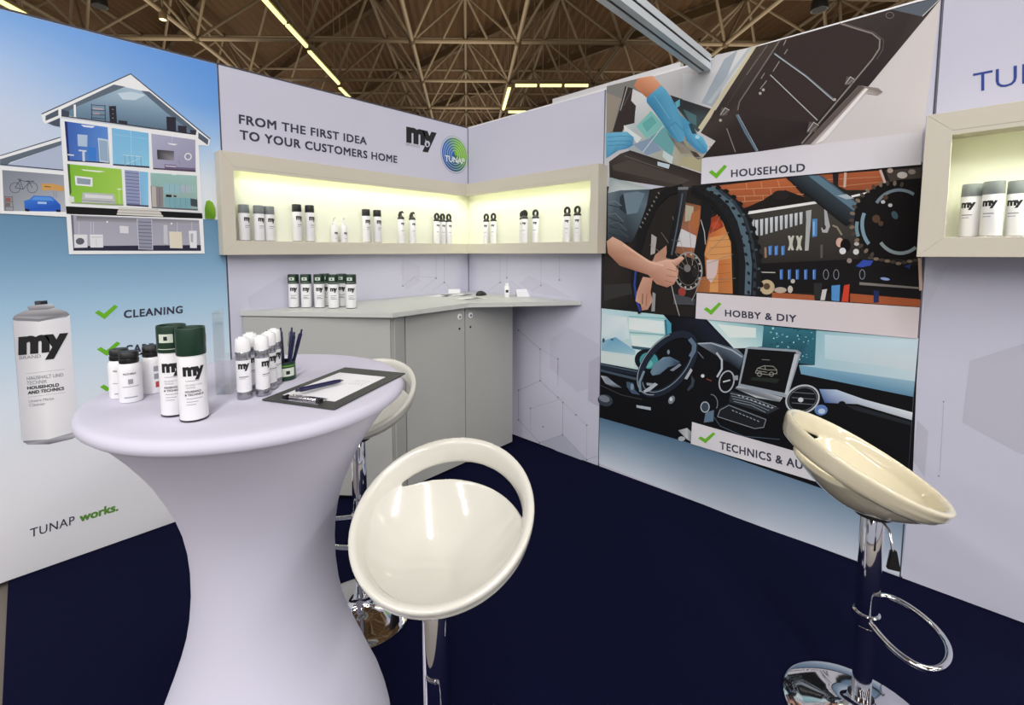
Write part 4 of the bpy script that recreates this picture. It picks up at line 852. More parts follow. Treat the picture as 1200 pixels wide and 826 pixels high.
# ================================================================== ALUMINIUM BEAM
bm_ = thing('ceiling_beam', 'white aluminium beam with black grooves running out over the photo panel', 'beam')
by0, by1, bz0, bz1 = -1.930, -1.862, 2.443, 2.522
def groove_profile():
    # profile in (y, z): square tube with one slot per face
    g, dp = 0.006, 0.006; ym, zm = (by0+by1)/2, (bz0+bz1)/2
    return [(by0, bz0), (ym-g, bz0), (ym-g, bz0+dp), (ym+g, bz0+dp), (ym+g, bz0), (by1, bz0), (by1, zm-g), (by1-dp, zm-g), (by1-dp, zm+g), (by1, zm+g), (by1, bz1),
            (by0, bz1), (by0, zm+g), (by0+dp, zm+g), (by0+dp, zm-g), (by0, zm-g)]
bm = bmesh.new(); pf = groove_profile()
a = [bm.verts.new((-0.014, y, z)) for y, z in pf]; b = [bm.verts.new((-4.6, y, z)) for y, z in pf]
bm.faces.new(a); bm.faces.new(b[::-1])
for i in range(len(pf)): bm.faces.new((a[i], b[i], b[(i+1) % len(pf)], a[(i+1) % len(pf)]))
obj('profile', bm, 'beam', bm_)
ym, zm = (by0+by1)/2, (bz0+bz1)/2
bbox('groove', -4.6, -0.0145, ym-0.0055, ym+0.0055, bz0+0.003, bz0+0.0055, 'black', bm_)
bbox('groove', -4.6, -0.0145, by0+0.003, by0+0.0055, zm-0.0055, zm+0.0055, 'black', bm_)
bbox('end_cap', -0.0139, -0.0072, by0, by1, bz0, bz1, 'beam', bm_)

# ================================================================== CORNER COUNTER
WT = 1.125
top = thing('worktop', 'pale grey corner worktop with angled front edges', 'worktop')
prism('slab', [(-1.835, -0.003), (-1.262, -0.715), (-0.63, -0.665), (-0.003, -1.135), (-0.003, -0.003)], WT-0.028, WT, 'cabtop', top, 0.002)
cabA = thing('cabinet', 'plain grey angled cabinet side by the blue house panel', 'cabinet', (-1.5, -0.3, 0))
def P_(poly, o): return [(x-o[0], y-o[1]) for x, y in poly]
oA = (-1.5, -0.3)
prism('body', P_([(-1.815, -0.006), (-1.228, -0.665), (-1.118, -0.612), (-1.118, -0.006)], oA), 0.03, WT-0.0285, 'cab', cabA, 0.0015)
prism('plinth', P_([(-1.78, -0.01), (-1.215, -0.63), (-1.125, -0.59), (-1.125, -0.01)], oA), 0.0, 0.0298, 'dark', cabA)
# flat front panel skins so the joints read
def skin(p0, p1, t, z0, z1, name, parent, o, material='cab'):
    (x0, y0), (x1, y1) = p0, p1; L = math.hypot(x1-x0, y1-y0); nx, ny = (y1-y0)/L, -(x1-x0)/L
    if nx*(-1)+ny*(-1) < 0: nx, ny = -nx, -ny
    return prism(name, P_([(x0, y0), (x1, y1), (x1+nx*t, y1+ny*t), (x0+nx*t, y0+ny*t)], o), z0, z1, material, parent, 0.0012)
skin((-1.812, -0.012), (-1.236, -0.659), 0.016, 0.032, WT-0.034, 'front_panel', cabA, oA)
skin((-1.224, -0.664), (-1.122, -0.615), 0.012, 0.032, WT-0.034, 'filler_panel', cabA, oA)
cabB = thing('cabinet', 'grey two-door cabinet with round locks in the corner', 'cabinet', (-0.62, -0.3, 0))
oB = (-0.62, -0.3)
prism('body', P_([(-1.114, -0.605), (-0.135, -0.605), (-0.135, -0.03), (-1.114, -0.03)], oB), 0.03, WT-0.0285, 'cab', cabB, 0.0015)
prism('plinth', P_([(-1.10, -0.59), (-0.15, -0.59), (-0.15, -0.05), (-1.10, -0.05)], oB), 0.0, 0.0298, 'dark', cabB)
for x0, x1, xk in ((-1.110, -0.627, -0.675), (-0.621, -0.139, -0.575)):
    d = prism('door', P_([(x0, -0.6055), (x0, -0.624), (x1, -0.624), (x1, -0.6055)], oB), 0.018, WT-0.036, 'cab', cabB, 0.0012)
    for zz_, r, m_, nm, t in ((1.035, 0.021, 'whitecap', 'lock_rosette', 0.006), (1.035, 0.009, 'chrome', 'lock_cylinder', 0.011), (0.955, 0.0075, 'black', 'screw_cap', 0.003)):
        bm = lathe_bm([(0, 0), (r, 0), (r, t*0.7), (r*0.8, t), (0, t)], 18)
        bmesh.ops.transform(bm, matrix=Matrix.Translation((xk-oB[0], -0.6245-oB[1], zz_)) @ Matrix.Rotation(math.pi/2, 4, 'X'), verts=bm.verts[:])
        obj(nm, bm, m_, d, True)

# ================================================================== CANS AND BOTTLES
FRONT = -math.pi/2        # label faces local -Y
def can_tall(cap='greycap', r=0.029, h=0.205, caph=0.047, detail=False, green=False):
    t = thing('spray_can', 'x', 'spray can')
    z1 = h-caph
    lathe('body', [(0, 0), (r*0.93, 0), (r, 0.004), (r, z1-0.004), (r*0.97, z1), (0, z1)], 'white', t)
    lathe('base_rim', [(r*0.93, -0.0), (r*1.01, 0.001), (r*1.01, 0.0035), (r*0.98, 0.004)], 'silver' if not green else 'dark', t)
    if green:
        c = lathe('cap', [(0, z1-0.001), (r*1.03, z1-0.001), (r*1.05, z1+0.002), (r*1.05, h-0.003), (r*1.02, h), (r*0.93, h), (r*0.9, h-0.004), (0, h-0.004)], 'green', t)
        wrap_patch('cap_label', r*1.05, h-0.036, h-0.017, FRONT-0.75, FRONT+0.25, 'pale', c)
        wrap_patch('cap_mark', r*1.052, h-0.031, h-0.022, FRONT-0.38, FRONT-0.12, 'ink', c)
        wrap_patch('cap_line', r*1.05, z1+0.007, z1+0.0085, FRONT-0.9, FRONT+0.9, 'pale', c)
    else:
        lathe('cap', [(0, z1-0.001), (r*1.0, z1-0.001), (r*1.02, z1+0.002), (r*0.99, h-0.003), (r*0.95, h), (0, h)], cap, t)
    k = h/0.205
    wrap_text('my', r, z1-0.043*k, 0.0165*k, FRONT+0.1, 'ink', t, 0.056, 0.90, width=0.043*k, ref='x')
    if detail:
        wrap_text('HAUSHALT UND', r, z1-0.066*k, 0.0034, FRONT+0.05, 'greyink', t, 0.0, width=0.032)
        wrap_text('TECHNIK', r, z1-0.072*k, 0.0034, FRONT-0.18, 'greyink', t, 0.0, width=0.018)
        wrap_text('HOUSEHOLD', r, z1-0.081*k, 0.0042, FRONT-0.02, 'ink', t, 0.02, width=0.030)
        wrap_text('& TECHNICS', r, z1-0.088*k, 0.0042, FRONT+0.06, 'ink', t, 0.02, width=0.036)
        for j, (dz, w) in enumerate(((0.056, 0.6), (0.095, 0.7), (0.102, 0.5), (0.108, 0.4))):
            wrap_patch('fine_print', r, z1-dz*k, z1-dz*k+0.0012, FRONT-0.5, FRONT-0.5+w*1.6, 'greyink', t)
    else:
        wrap_patch('text_line', r, z1-0.074*k, z1-0.070*k, FRONT-0.5, FRONT+0.55, 'greyink', t)
        wrap_patch('text_line', r, z1-0.084*k, z1-0.0815*k, FRONT-0.5, FRONT+0.3, 'greyink' if not green else 'ink', t)
        if green: wrap_patch('text_line', r, z1-0.092*k, z1-0.0895*k, FRONT-0.5, FRONT+0.6, 'ink', t)
    return t
def bottle_pump(small=False):
    t = thing('pump_bottle', 'x', 'bottle'); r, zb = (0.024, 0.112)
    lathe('body', [(0, 0), (r*0.94, 0), (r, 0.004), (r, zb-0.012), (r*0.85, zb-0.003), (r*0.45, zb), (0, zb)], 'white', t)
    lathe('collar', [(r*0.45, zb-0.001), (r*0.5, zb), (r*0.5, zb+0.014), (r*0.2, zb+0.017), (0, zb+0.017)], 'whitecap', t, 18)
    tube('spout', [(0, 0, zb+0.014), (0, 0, zb+0.040), (0, -0.006, zb+0.046), (0, -0.022, zb+0.044)], 0.0055, 'whitecap', t, 8)
    wrap_text('my', r, zb-0.058, 0.010, FRONT+0.1, 'ink', t, 0.056, 0.90, width=0.026, ref='x')
    wrap_patch('text_line', r, zb-0.088, zb-0.086, FRONT-0.4, FRONT+0.4, 'greyink', t)
    return t
def bottle_trigger(ring=False):
    """slim bottle with black foam-trigger head (curved hook or open ring)"""
    t = thing('trigger_bottle', 'x', 'bottle'); r, zb, h = 0.0255, 0.176, 0.232
    lathe('body', [(0, 0), (r*0.95, 0), (r, 0.004), (r, zb-0.010), (r*0.86, zb-0.002), (0, zb)], 'white', t)
    hd = lathe('trigger_head', [(0, zb-0.002), (r*0.98, zb-0.002), (r*1.0, zb+0.006), (r*0.8, zb+0.014), (r*0.55, zb+0.020), (0, zb+0.020)], 'black', t, 20)
    if ring:
        pts = [(0.0150*math.sin(a), 0, zb+0.035-0.022*math.cos(a)) for a in [2*math.pi*i/20 for i in range(20)]]
        tube('trigger_ring', pts, 0.0090, 'black', hd, 8, closed=True)
    else:
        tube('trigger_hook', [(-0.010, 0, zb+0.012), (-0.013, 0, zb+0.030), (-0.006, 0, zb+0.047), (0.010, 0, zb+0.053), (0.021, 0, zb+0.046)], [0.011, 0.010, 0.0095, 0.0085, 0.005], 'black', hd, 8)
        tube('trigger_lever', [(0.004, 0, zb+0.046), (0.002, 0, zb+0.030), (0.010, 0, zb+0.018)], 0.004, 'black', hd, 8)
    wrap_text('my', r, zb-0.040, 0.011, FRONT+0.08, 'ink', t, 0.056, 0.90, width=0.030, ref='x')
    wrap_patch('text_line', r, zb-0.088, zb-0.084, FRONT-0.5, FRONT+0.4, 'greyink', t)
    wrap_patch('text_line', r, zb-0.115, zb-0.113, FRONT-0.2, FRONT+0.2, 'greyink', t)
    return t
FZ = OZ0+0.0003
made = {}
def place(kind, maker, loc, rz, label, group, name=None, cat=None):
    if kind not in made:
        o = maker(); made[kind] = o; o.location = loc; o.rotation_euler = (0, 0, rz); o['label'] = label; o['group'] = group
    else: o = dup(made[kind], loc, rz, label, group)
    return o
grp = 'products in the lit display boxes'
def aim(x, y, k=0.5):
    """turn a label part-way from the wall towards the open room"""
    return k
gk = lambda: can_tall('greycap'); bk = lambda: can_tall('black', h=0.228, r=0.0275, caph=0.045)
for x, y, lb, tw in ((-1.802, -0.044, 'grey-capped white can at the left end of the long display box', .35), (-1.722, -0.048, 'grey-capped white can in the middle of three in the long display box', .2), (-1.660, -0.038, 'grey-capped white can half hidden behind its neighbour in the long box', .1)):
    place('grey', gk, (x, y, FZ), tw, lb, grp)
for x, lb in ((-1.496, 'black-capped white can, left of the pair next to the grey-capped cans'), (-1.414, 'black-capped white can, right of the pair next to the grey-capped cans')):
    place('blk', bk, (x, -0.044, FZ), .2, lb, grp)
for x, lb in ((-1.250, 'small all-white pump bottle, left one of the pair'), (-1.183, 'small all-white pump bottle, right one of the pair')):
    place('pump', bottle_pump, (x, -0.040, FZ), .1, lb, grp)
for x, lb in ((-1.013, 'black-capped white can just right of the small pump bottles'), (-0.924, 'black-capped white can beside the hook-headed trigger bottles')):
    place('blk', bk, (x, -0.044, FZ), .1, lb, grp)
for x, lb in ((-0.721, 'slim white bottle with curved black hook head, left of its pair'), (-0.620, 'slim white bottle with curved black hook head, right of its pair')):
    place('hook', bottle_trigger, (x, -0.042, FZ), -.1, lb, grp)
rg = lambda: bottle_trigger(True)
for x, y, lb in ((-0.385, -0.046, 'ring-headed white bottle standing alone near the box corner in the long box'), (-0.318, -0.036, 'ring-headed white bottle behind another at the right end of the long box'), (-0.262, -0.048, 'ring-headed white bottle nearest the corner joint of the long box')):
    place('ring', rg, (x, y, FZ), -.25, lb, grp)
for y, x, lb in ((-0.262, -0.05, 'ring-headed white bottle in the short box, nearest the corner'), (-0.342, -0.05, 'ring-headed white bottle in the short box, second from the corner'), (-0.630, -0.034, 'ring-headed white bottle in the short box, rear one of the middle three'), (-0.682, -0.074, 'ring-headed white bottle in the short box, front left of the middle three'), (-0.765, -0.05, 'ring-headed white bottle in the short box, right of the middle three'), (-1.040, -0.05, 'ring-headed white bottle in the short box, left one of the pair by the photo panel'), (-1.122, -0.05, 'ring-headed white bottle in the short box, closest to the photo panel')):
    place('ring', rg, (x, y, FZ), -math.pi/2+.45, lb, grp)
for y, x, lb in ((-2.938, -0.085, 'grey-capped can at the left of the three in the right edge box'), (-2.992, -0.130, 'grey-capped can standing forward between two others in the right edge box'), (-3.056, -0.085, 'grey-capped can cut by the picture edge in the right edge box')):
    place('grey', gk, (x, y, RO0+0.0003), -math.pi/2-.45, lb, grp)
# cans on the counter
gs = lambda: can_tall(green=True, r=0.031, h=0.205, caph=0.056)
cg = 'green-capped cans on the corner worktop'
for x, y, lb in ((-1.535, -0.052, 'green-capped can at the left end of the row on the worktop'), (-1.483, -0.113, 'green-capped can second from the left on the worktop'), (-1.428, -0.176, 'green-capped can third from the left on the worktop'), (-1.380, -0.262, 'green-capped can fourth from the left, in front of the hidden one'), (-1.300, -0.215, 'green-capped can mostly hidden behind the row on the worktop'), (-1.308, -0.345, 'green-capped can standing apart at the right of the row'), (-1.365, -0.120, 'green-capped can in the second row, only its cap showing')):
    place('gsm', gs, (x, y, WT+0.0003), -.5, lb, cg)

# ================================================================== WORKTOP CLUTTER
def flyer(px, ang, w, h, label, ink='paper', n=0):
    p = on_z(px[0], px[1], WT); t = thing('flyer', label, 'paper', (p[0], p[1], WT+0.0004+n*0.0012), ang, 'papers on the worktop')
    bbox('sheet', -w/2, w/2, -h/2, h/2, 0, 0.0008, 'paper', t)
    bbox('printed_block', -w*0.42, w*0.1, -h*0.42, -h*0.05, 0.0009, 0.0010, 'board' if ink == 'dark' else 'greyink', t)
    bbox('printed_block', w*0.14, w*0.42, -h*0.3, h*0.3, 0.0009, 0.0010, 'board' if ink == 'dark' else 'greyink', t)
    return t
flyer((520, 346.5), .5, .21, .15, 'white flyer with dark print lying left on the worktop', 'dark', 0)
flyer((543, 346.0), .2, .21, .15, 'white flyer in the middle of the worktop papers', 'dark', 1)
flyer((552, 350.3), -.1, .2, .14, 'dark printed flyer nearest the worktop front edge', 'dark', 2)
flyer((528, 342.5), -.5, .2, .15, 'white flyer at the back of the worktop near the corner', 'paper', 3)
p = on_z(594, 348, WT)
sb = thing('sample_bottle', 'small white bottle with black mark standing alone on the worktop', 'bottle', (p[0], p[1], WT+0.0003), -.75)
lathe('body', [(0, 0), (.019, 0), (.02, .003), (.02, .078), (.014, .085), (0, .085)], 'white', sb, 20)
lathe('cap', [(0, .084), (.013, .084), (.013, .102), (.011, .104), (0, .104)], 'whitecap', sb, 18)
wrap_patch('mark', .02, .035, .055, FRONT-.5, FRONT+.5, 'ink', sb)
p = on_z(615, 347, WT)
tc_ = thing('tent_card', 'small white folded card on the right of the worktop', 'card', (p[0]-.03, p[1], WT+0.0003), -.6)
for s in (-1, 1):
    bm = bmesh.new(); v = [bm.verts.new(q) for q in ((-.05, s*.03, 0), (.05, s*.03, 0), (.05, s*.001, .055), (-.05, s*.001, .055), (-.05, s*.03-s*.002, 0), (.05, s*.03-s*.002, 0), (.05, -s*.0005, .0535), (-.05, -s*.0005, .0535))]
    for f in ((0, 1, 2, 3), (7, 6, 5, 4), (0, 4, 5, 1), (2, 6, 7, 3), (1, 5, 6, 2), (0, 3, 7, 4)): bm.faces.new([v[i] for i in f])
    obj('leaf', bm, 'paper', tc_)
p = on_z(564, 343, WT)
mo = thing('computer_mouse', 'black rounded palm-sized device at the back of the worktop', 'device', (p[0]-.16, p[1]-.16, WT+0.0003), .3)
bm = bmesh.new(); bmesh.ops.create_uvsphere(bm, u_segments=20, v_segments=12, radius=1.0)
for v in bm.verts: v.co = (v.co.x*.062, v.co.y*.036, max(0, v.co.z)*.036*(1-.25*v.co.x))
obj('shell', bm, 'black', mo, True)
tube('cable', [(.055, 0, .004), (.075, .01, .0025), (.085, .03, .0025), (.08, .05, .0025)], .002, 'black', mo, 6)
p = on_z(545, 346, WT)
tr = thing('card_holder', 'small clear card holder with white cards on the worktop', 'card holder', (p[0]-.13, p[1]-.02, WT+0.006), -.7)
bbox('tray', -.05, .05, -.02, .02, 0, .02, 'acrylic', tr); bbox('cards', -.045, .045, -.015, .015, .0205, .05, 'paper', tr)

# ================================================================== BAR TABLE
TX, TY, TZ = -2.26, -1.55, 1.10
tb = thing('bar_table', 'round high table under a white stretch cover with flared foot', 'table', (TX, TY, 0))
SEG = 96
def table_ring(r, z, wob=0.0, lobes=0.0):
    out = []
    for i in range(SEG):
        a = 2*math.pi*i/SEG
        rr = r*(1 + wob*(math.sin(3*a+1.0)+0.6*math.sin(7*a+.4))) + lobes*0.5*(1+math.cos(4*(a-1.335)))
        out.append((rr*math.cos(a), rr*math.sin(a), z))
    return out
def ring_mesh(name, rings, material, parent, cap_first=False, cap_last=False):
    bm = bmesh.new(); RR = [[bm.verts.new(p) for p in r] for r in rings]
    for A_, B_ in zip(RR[:-1], RR[1:]):
        n = len(A_)
        for i in range(n): bm.faces.new((A_[i], A_[(i+1) % n], B_[(i+1) % n], B_[i]))
    if cap_first: bm.faces.new(RR[0][::-1])
    if cap_last: bm.faces.new(RR[-1])
    return obj(name, bm, material, parent, True)
o = ring_mesh('top_cover', [table_ring(0.355, TZ-.001), table_ring(0.378, TZ-.0014), table_ring(0.387, TZ-.004), table_ring(0.3925, TZ-.010), table_ring(0.395, TZ-.018, .0015), table_ring(0.394, TZ-.028, .003), table_ring(0.388, TZ-.034, .004), table_ring(0.380, TZ-.037, .003), table_ring(0.366, TZ-.037)], 'cloth', tb, cap_first=True)
sharp(o, 80)
o = lathe('tabletop', [(0, TZ-.03), (.37, TZ-.03), (.37, TZ-.002), (0, TZ-.002)], 'wallback', tb, 64)
prof = [(1.064, .372), (1.045, .358), (1.02, .338), (.985, .312), (.945, .286), (.90, .260), (.85, .238), (.80, .217), (.74, .200), (.68, .190), (.62, .186), (.55, .187), (.48, .194), (.42, .204), (.36, .220), (.30, .240), (.24, .262), (.18, .283), (.12, .306), (.06, .322), (.012, .331)]
o = ring_mesh('skirt_cover', [table_ring(r, z, 0.0, max(0.0, (0.45-z))*0.025) for z, r in prof], 'cloth', tb)
lathe('pole', [(0, .02), (.035, .02), (.035, TZ-.03), (0, TZ-.03)], 'alu', tb, 20)
for k in range(4):
    a = 1.335+k*math.pi/2
    tube('foot', [(0, 0, .06), (.2*math.cos(a), .2*math.sin(a), .035), (0.31*math.cos(a), 0.31*math.sin(a), .012)], .011, 'alu', tb, 8)

# ---------- two large green-capped cans
gl = can_tall(green=True, r=0.0275, h=0.203, caph=0.058, detail=True)
TT = TZ+0.0003
gl.location = (-2.459, -1.728, TT); gl.rotation_euler = (0, 0, -.2); gl['label'] = 'tall green-capped can in front on the white table'; gl['group'] = 'large cans on the white table'
dup(gl, (-2.481, -1.661, TT), -.35, 'tall green-capped can behind its twin on the white table')
for ch in gl.children:
    if ch.name.startswith('cap'): ch.rotation_euler.z = 2.3
# ---------- three small bottles with black caps
def small_bottle():
    t = thing('spray_bottle', 'x', 'bottle', group='black-capped bottles on the white table'); r = 0.0245
    lathe('body', [(0, 0), (r*.95, 0), (r, .004), (r, .080), (r*.95, .089), (r*.78, .095), (r*.6, .097), (0, .097)], 'white', t)
    c = lathe('cap', [(0, .095), (r*.80, .095), (r*.84, .097), (r*.84, .105), (r*.76, .107), (r*.76, .108), (r*.82, .109), (r*.82, .119), (r*.72, .123), (0, .124)], 'black', t)
    tube('nozzle_straw', [(r*.6, 0, .112), (r*1.05, 0, .112), (r*1.75, 0, .1115)], .0016, 'black', c, 6)
    wrap_text('MULTI SPRAY', r, .069, .0042, FRONT-.05, 'ink', t, .02, width=.026)
    wrap_patch('round_badge', r, .046, .058, FRONT-.2, FRONT+.2, 'greyink', t)
    wrap_patch('text_line', r, .039, .0405, FRONT-.7, FRONT+.7, 'greyink', t)
    wrap_patch('text_line', r, .012, .0145, FRONT-.6, FRONT+.5, 'greyink', t)
    wrap_patch('barcode_block', r, .058, .072, FRONT+2.2, FRONT+2.9, 'greyink', t); wrap_patch('barcode_block', r, .038, .052, FRONT+2.2, FRONT+2.9, 'greyink', t); wrap_patch('hazard_mark', r, .016, .031, FRONT+2.3, FRONT+2.8, 'redink', t)
    return t
s0 = small_bottle()
s0.location = (-2.537, -1.474, TT); s0.rotation_euler = (0, 0, -.1); s0['label'] = 'black-capped white bottle in front, between the other two'
dup(s0, (-2.5497, -1.418, TT), -.1, 'black-capped white bottle at the left, nearest the table edge')
dup(s0, (-2.484, -1.428, TT), -2.55+.3, 'black-capped white bottle turned to show its barcode side')
# ---------- white spray cans with silver bands
def slim_can():
    t = thing('slim_can', 'x', 'spray can', group='slim white cans on the white table'); r = .0172
    lathe('body', [(0, .002), (r*.96, .002), (r, .005), (r, .120), (0, .120)], 'white', t, 24)
    lathe('base_band', [(r*.98, 0.0), (r*1.015, .001), (r*1.015, .018), (r, .0185)], 'silver', t, 24)
    lathe('silver_band', [(r, .098), (r*1.015, .0985), (r*1.015, .118), (r, .1185)], 'silver', t, 24)
    lathe('cap', [(0, .119), (r*1.0, .119), (r*1.02, .121), (r*1.0, .147), (r*.9, .151), (r*.55, .152), (r*.5, .155), (0, .155)], 'whitecap', t, 24)
    wrap_text('my', r, .078, .0105, FRONT+.1, 'ink', t, .056, .90, width=.027, ref='x')
    wrap_patch('text_line', r, .056, .0575, FRONT-.6, FRONT+.7, 'ink', t); wrap_patch('text_line', r, .052, .053, FRONT-.6, FRONT+.3, 'greyink', t)
    return t
c0 = slim_can(); c0.location = (-2.332, -1.654, TT); c0.rotation_euler = (0, 0, -.35); c0['label'] = 'slim white can at the front left of the cluster beside the pen cup'
for x, y, a, lb in ((-2.290, -1.661, .3, 'slim white can at the front right of the cluster beside the clipboard'), (-2.297, -1.600, 0, 'slim white can at the back left of the cluster'), (-2.256, -1.617, .2, 'slim white can in the middle behind the front pair'), (-2.229, -1.581, .1, 'slim white can at the back right, next to the pen cup')):
    dup(c0, (x, y, TT), a, lb)
# ---------- pen cup and pens
cx_, cy_ = -2.190, -1.548
cup = thing('pen_cup', 'dark green round pen cup with pale label on the white table', 'cup', (cx_, cy_, TT))
r = .030
lathe('wall', [(0, 0), (r, 0), (r, .052), (r-.002, .052), (r-.002, .003), (0, .003)], 'green', cup)
wrap_patch('label', r, .012, .036, FRONT-1.2, FRONT+.6, 'pale', cup, 10); wrap_patch('label_line', r, .040, .044, FRONT-1.2, FRONT+.9, 'dgreenink', cup, 10)
wrap_patch('label_mark', r+.0004, .018, .028, FRONT-.25, FRONT+.1, 'ink', cup)
def pen(parent=None):
    t = thing('ballpoint_pen', 'dark blue ballpoint pen standing in the green cup', 'pen', group='pens in the cup')
    lathe('barrel', [(0, .012), (.0035, .012), (.0048, .03), (.0048, .125), (.0042, .130), (0, .131)], 'penblue', t, 10)
    lathe('tip', [(0, 0), (.0008, .001), (.003, .010), (.0033, .0125), (0, .0125)], 'silver', t, 10)
    lathe('push_button', [(0, .130), (.0026, .130), (.0026, .141), (0, .142)], 'penblue', t, 8)
    bbox('clip', -.0014, .0014, .0058, .0072, .085, .127, 'penblue', t)
    return t
p0 = pen(); first = True
random.seed(5)
for k, (ba, lean, tilt_dir) in enumerate(((.3, .27, -.45), (1.2, .16, .45), (2.3, .22, 1.35), (3.1, .27, 2.25), (3.9, .20, 3.14), (5.0, .24, 4.04), (5.7, .28, 4.94))):
    bx, by = cx_+.0125*math.cos(tilt_dir), cy_+.0125*math.sin(tilt_dir)
    # keep the pen inside the cup at rim height and leaning out
    q = p0 if first else dup(p0, (0, 0, 0), 0, p0['label']); first = False
    q.location = (bx, by, TT+.0045)
    ax = Vector((-math.sin(tilt_dir), math.cos(tilt_dir), 0))
    q.rotation_mode = 'XYZ'; q.rotation_euler = (Matrix.Rotation(lean, 3, ax) @ Matrix.Rotation(ba, 3, 'Z')).to_euler()
# ---------- clipboard, paper, pen
ca = math.radians(25.5)
cb = thing('clipboard', 'charcoal clipboard with metal clip lying at the table edge', 'clipboard', (-2.113, -1.732, TT), ca)
prism('board', [(-.165, -.108), (.165, -.108), (.168, -.105), (.168, .105), (.165, .108), (-.165, .108), (-.168, .105), (-.168, -.105)], 0, .003, 'board', cb, .0006)
cl = bbox('clip_plate', -.160, -.128, -.055, .055, .0031, .0065, 'chrome', cb, .001)
tube('clip_spring', [(-.146, -.040, .010), (-.146, .040, .010)], .0042, 'chrome', cl, 10)
bm = bmesh.new(); v = [bm.verts.new(q) for q in ((-.150, -.045, .010), (-.150, .045, .010), (-.118, .052, .0055), (-.118, -.052, .0055), (-.150, -.045, .0112), (-.150, .045, .0112), (-.118, .052, .0067), (-.118, -.052, .0067))]
for f in ((0, 1, 2, 3), (7, 6, 5, 4), (0, 4, 5, 1), (1, 5, 6, 2), (2, 6, 7, 3), (3, 7, 4, 0)): bm.faces.new([v[i] for i in f])
obj('clip_jaw', bm, 'chrome', cl)
for s in (-1, 1): tube('clip_end', [(-.155, s*.050, .008), (-.140, s*.050, .008)], .006, 'black', cl, 10)
pp = thing('paper_sheet', 'white paper sheet with pen scribble held in the clipboard', 'paper', (-2.113+(-.012)*math.cos(ca), -1.732+(-.012)*math.sin(ca), TT+.0033), ca)
bbox('sheet', -.112, .118, -.076, .082, 0, .0006, 'paper', pp)
for k in range(4):
    tube('scribble', [(.02+.006*i, -.02-.012*k+.003*math.sin(i*2.1+k), .0008) for i in range(9)], .0004, 'greyink', pp, 4)
pn = dup(p0, (0, 0, 0), 0, 'dark blue and silver pen lying across the clipboard paper'); pn['group'] = ''
del pn['group']
pa, pb_ = np.array([-2.241, -1.746]), np.array([-2.101, -1.729])
ang = math.atan2(*(pa-pb_)[::-1])
pn.location = (pb_[0], pb_[1], TT+.0135); pn.scale = (1.3, 1.3, 1.0)
pn.rotation_euler = (Matrix.Rotation(ang, 3, 'Z') @ Matrix.Rotation(math.pi/2-.03, 3, 'Y')).to_euler()
# ---------- acrylic leaflet holder
lh = thing('leaflet_holder', 'empty clear acrylic leaflet holder standing behind the cans', 'leaflet holder', (-2.352, -1.535, TT), math.radians(62))
bbox('back_plate', -.052, .052, -.0015, .0015, 0, .212, 'acrylic', lh)
bbox('front_plate', -.052, .052, -.0365, -.0345, 0, .088, 'acrylic', lh)
bbox('base_plate', -.052, .052, -.034, -.002, 0, .002, 'acrylic', lh)
for s in (-1, 1): bbox('side_plate', s*.0505-.001, s*.0505+.001, -.034, -.002, .0025, .088, 'acrylic', lh)

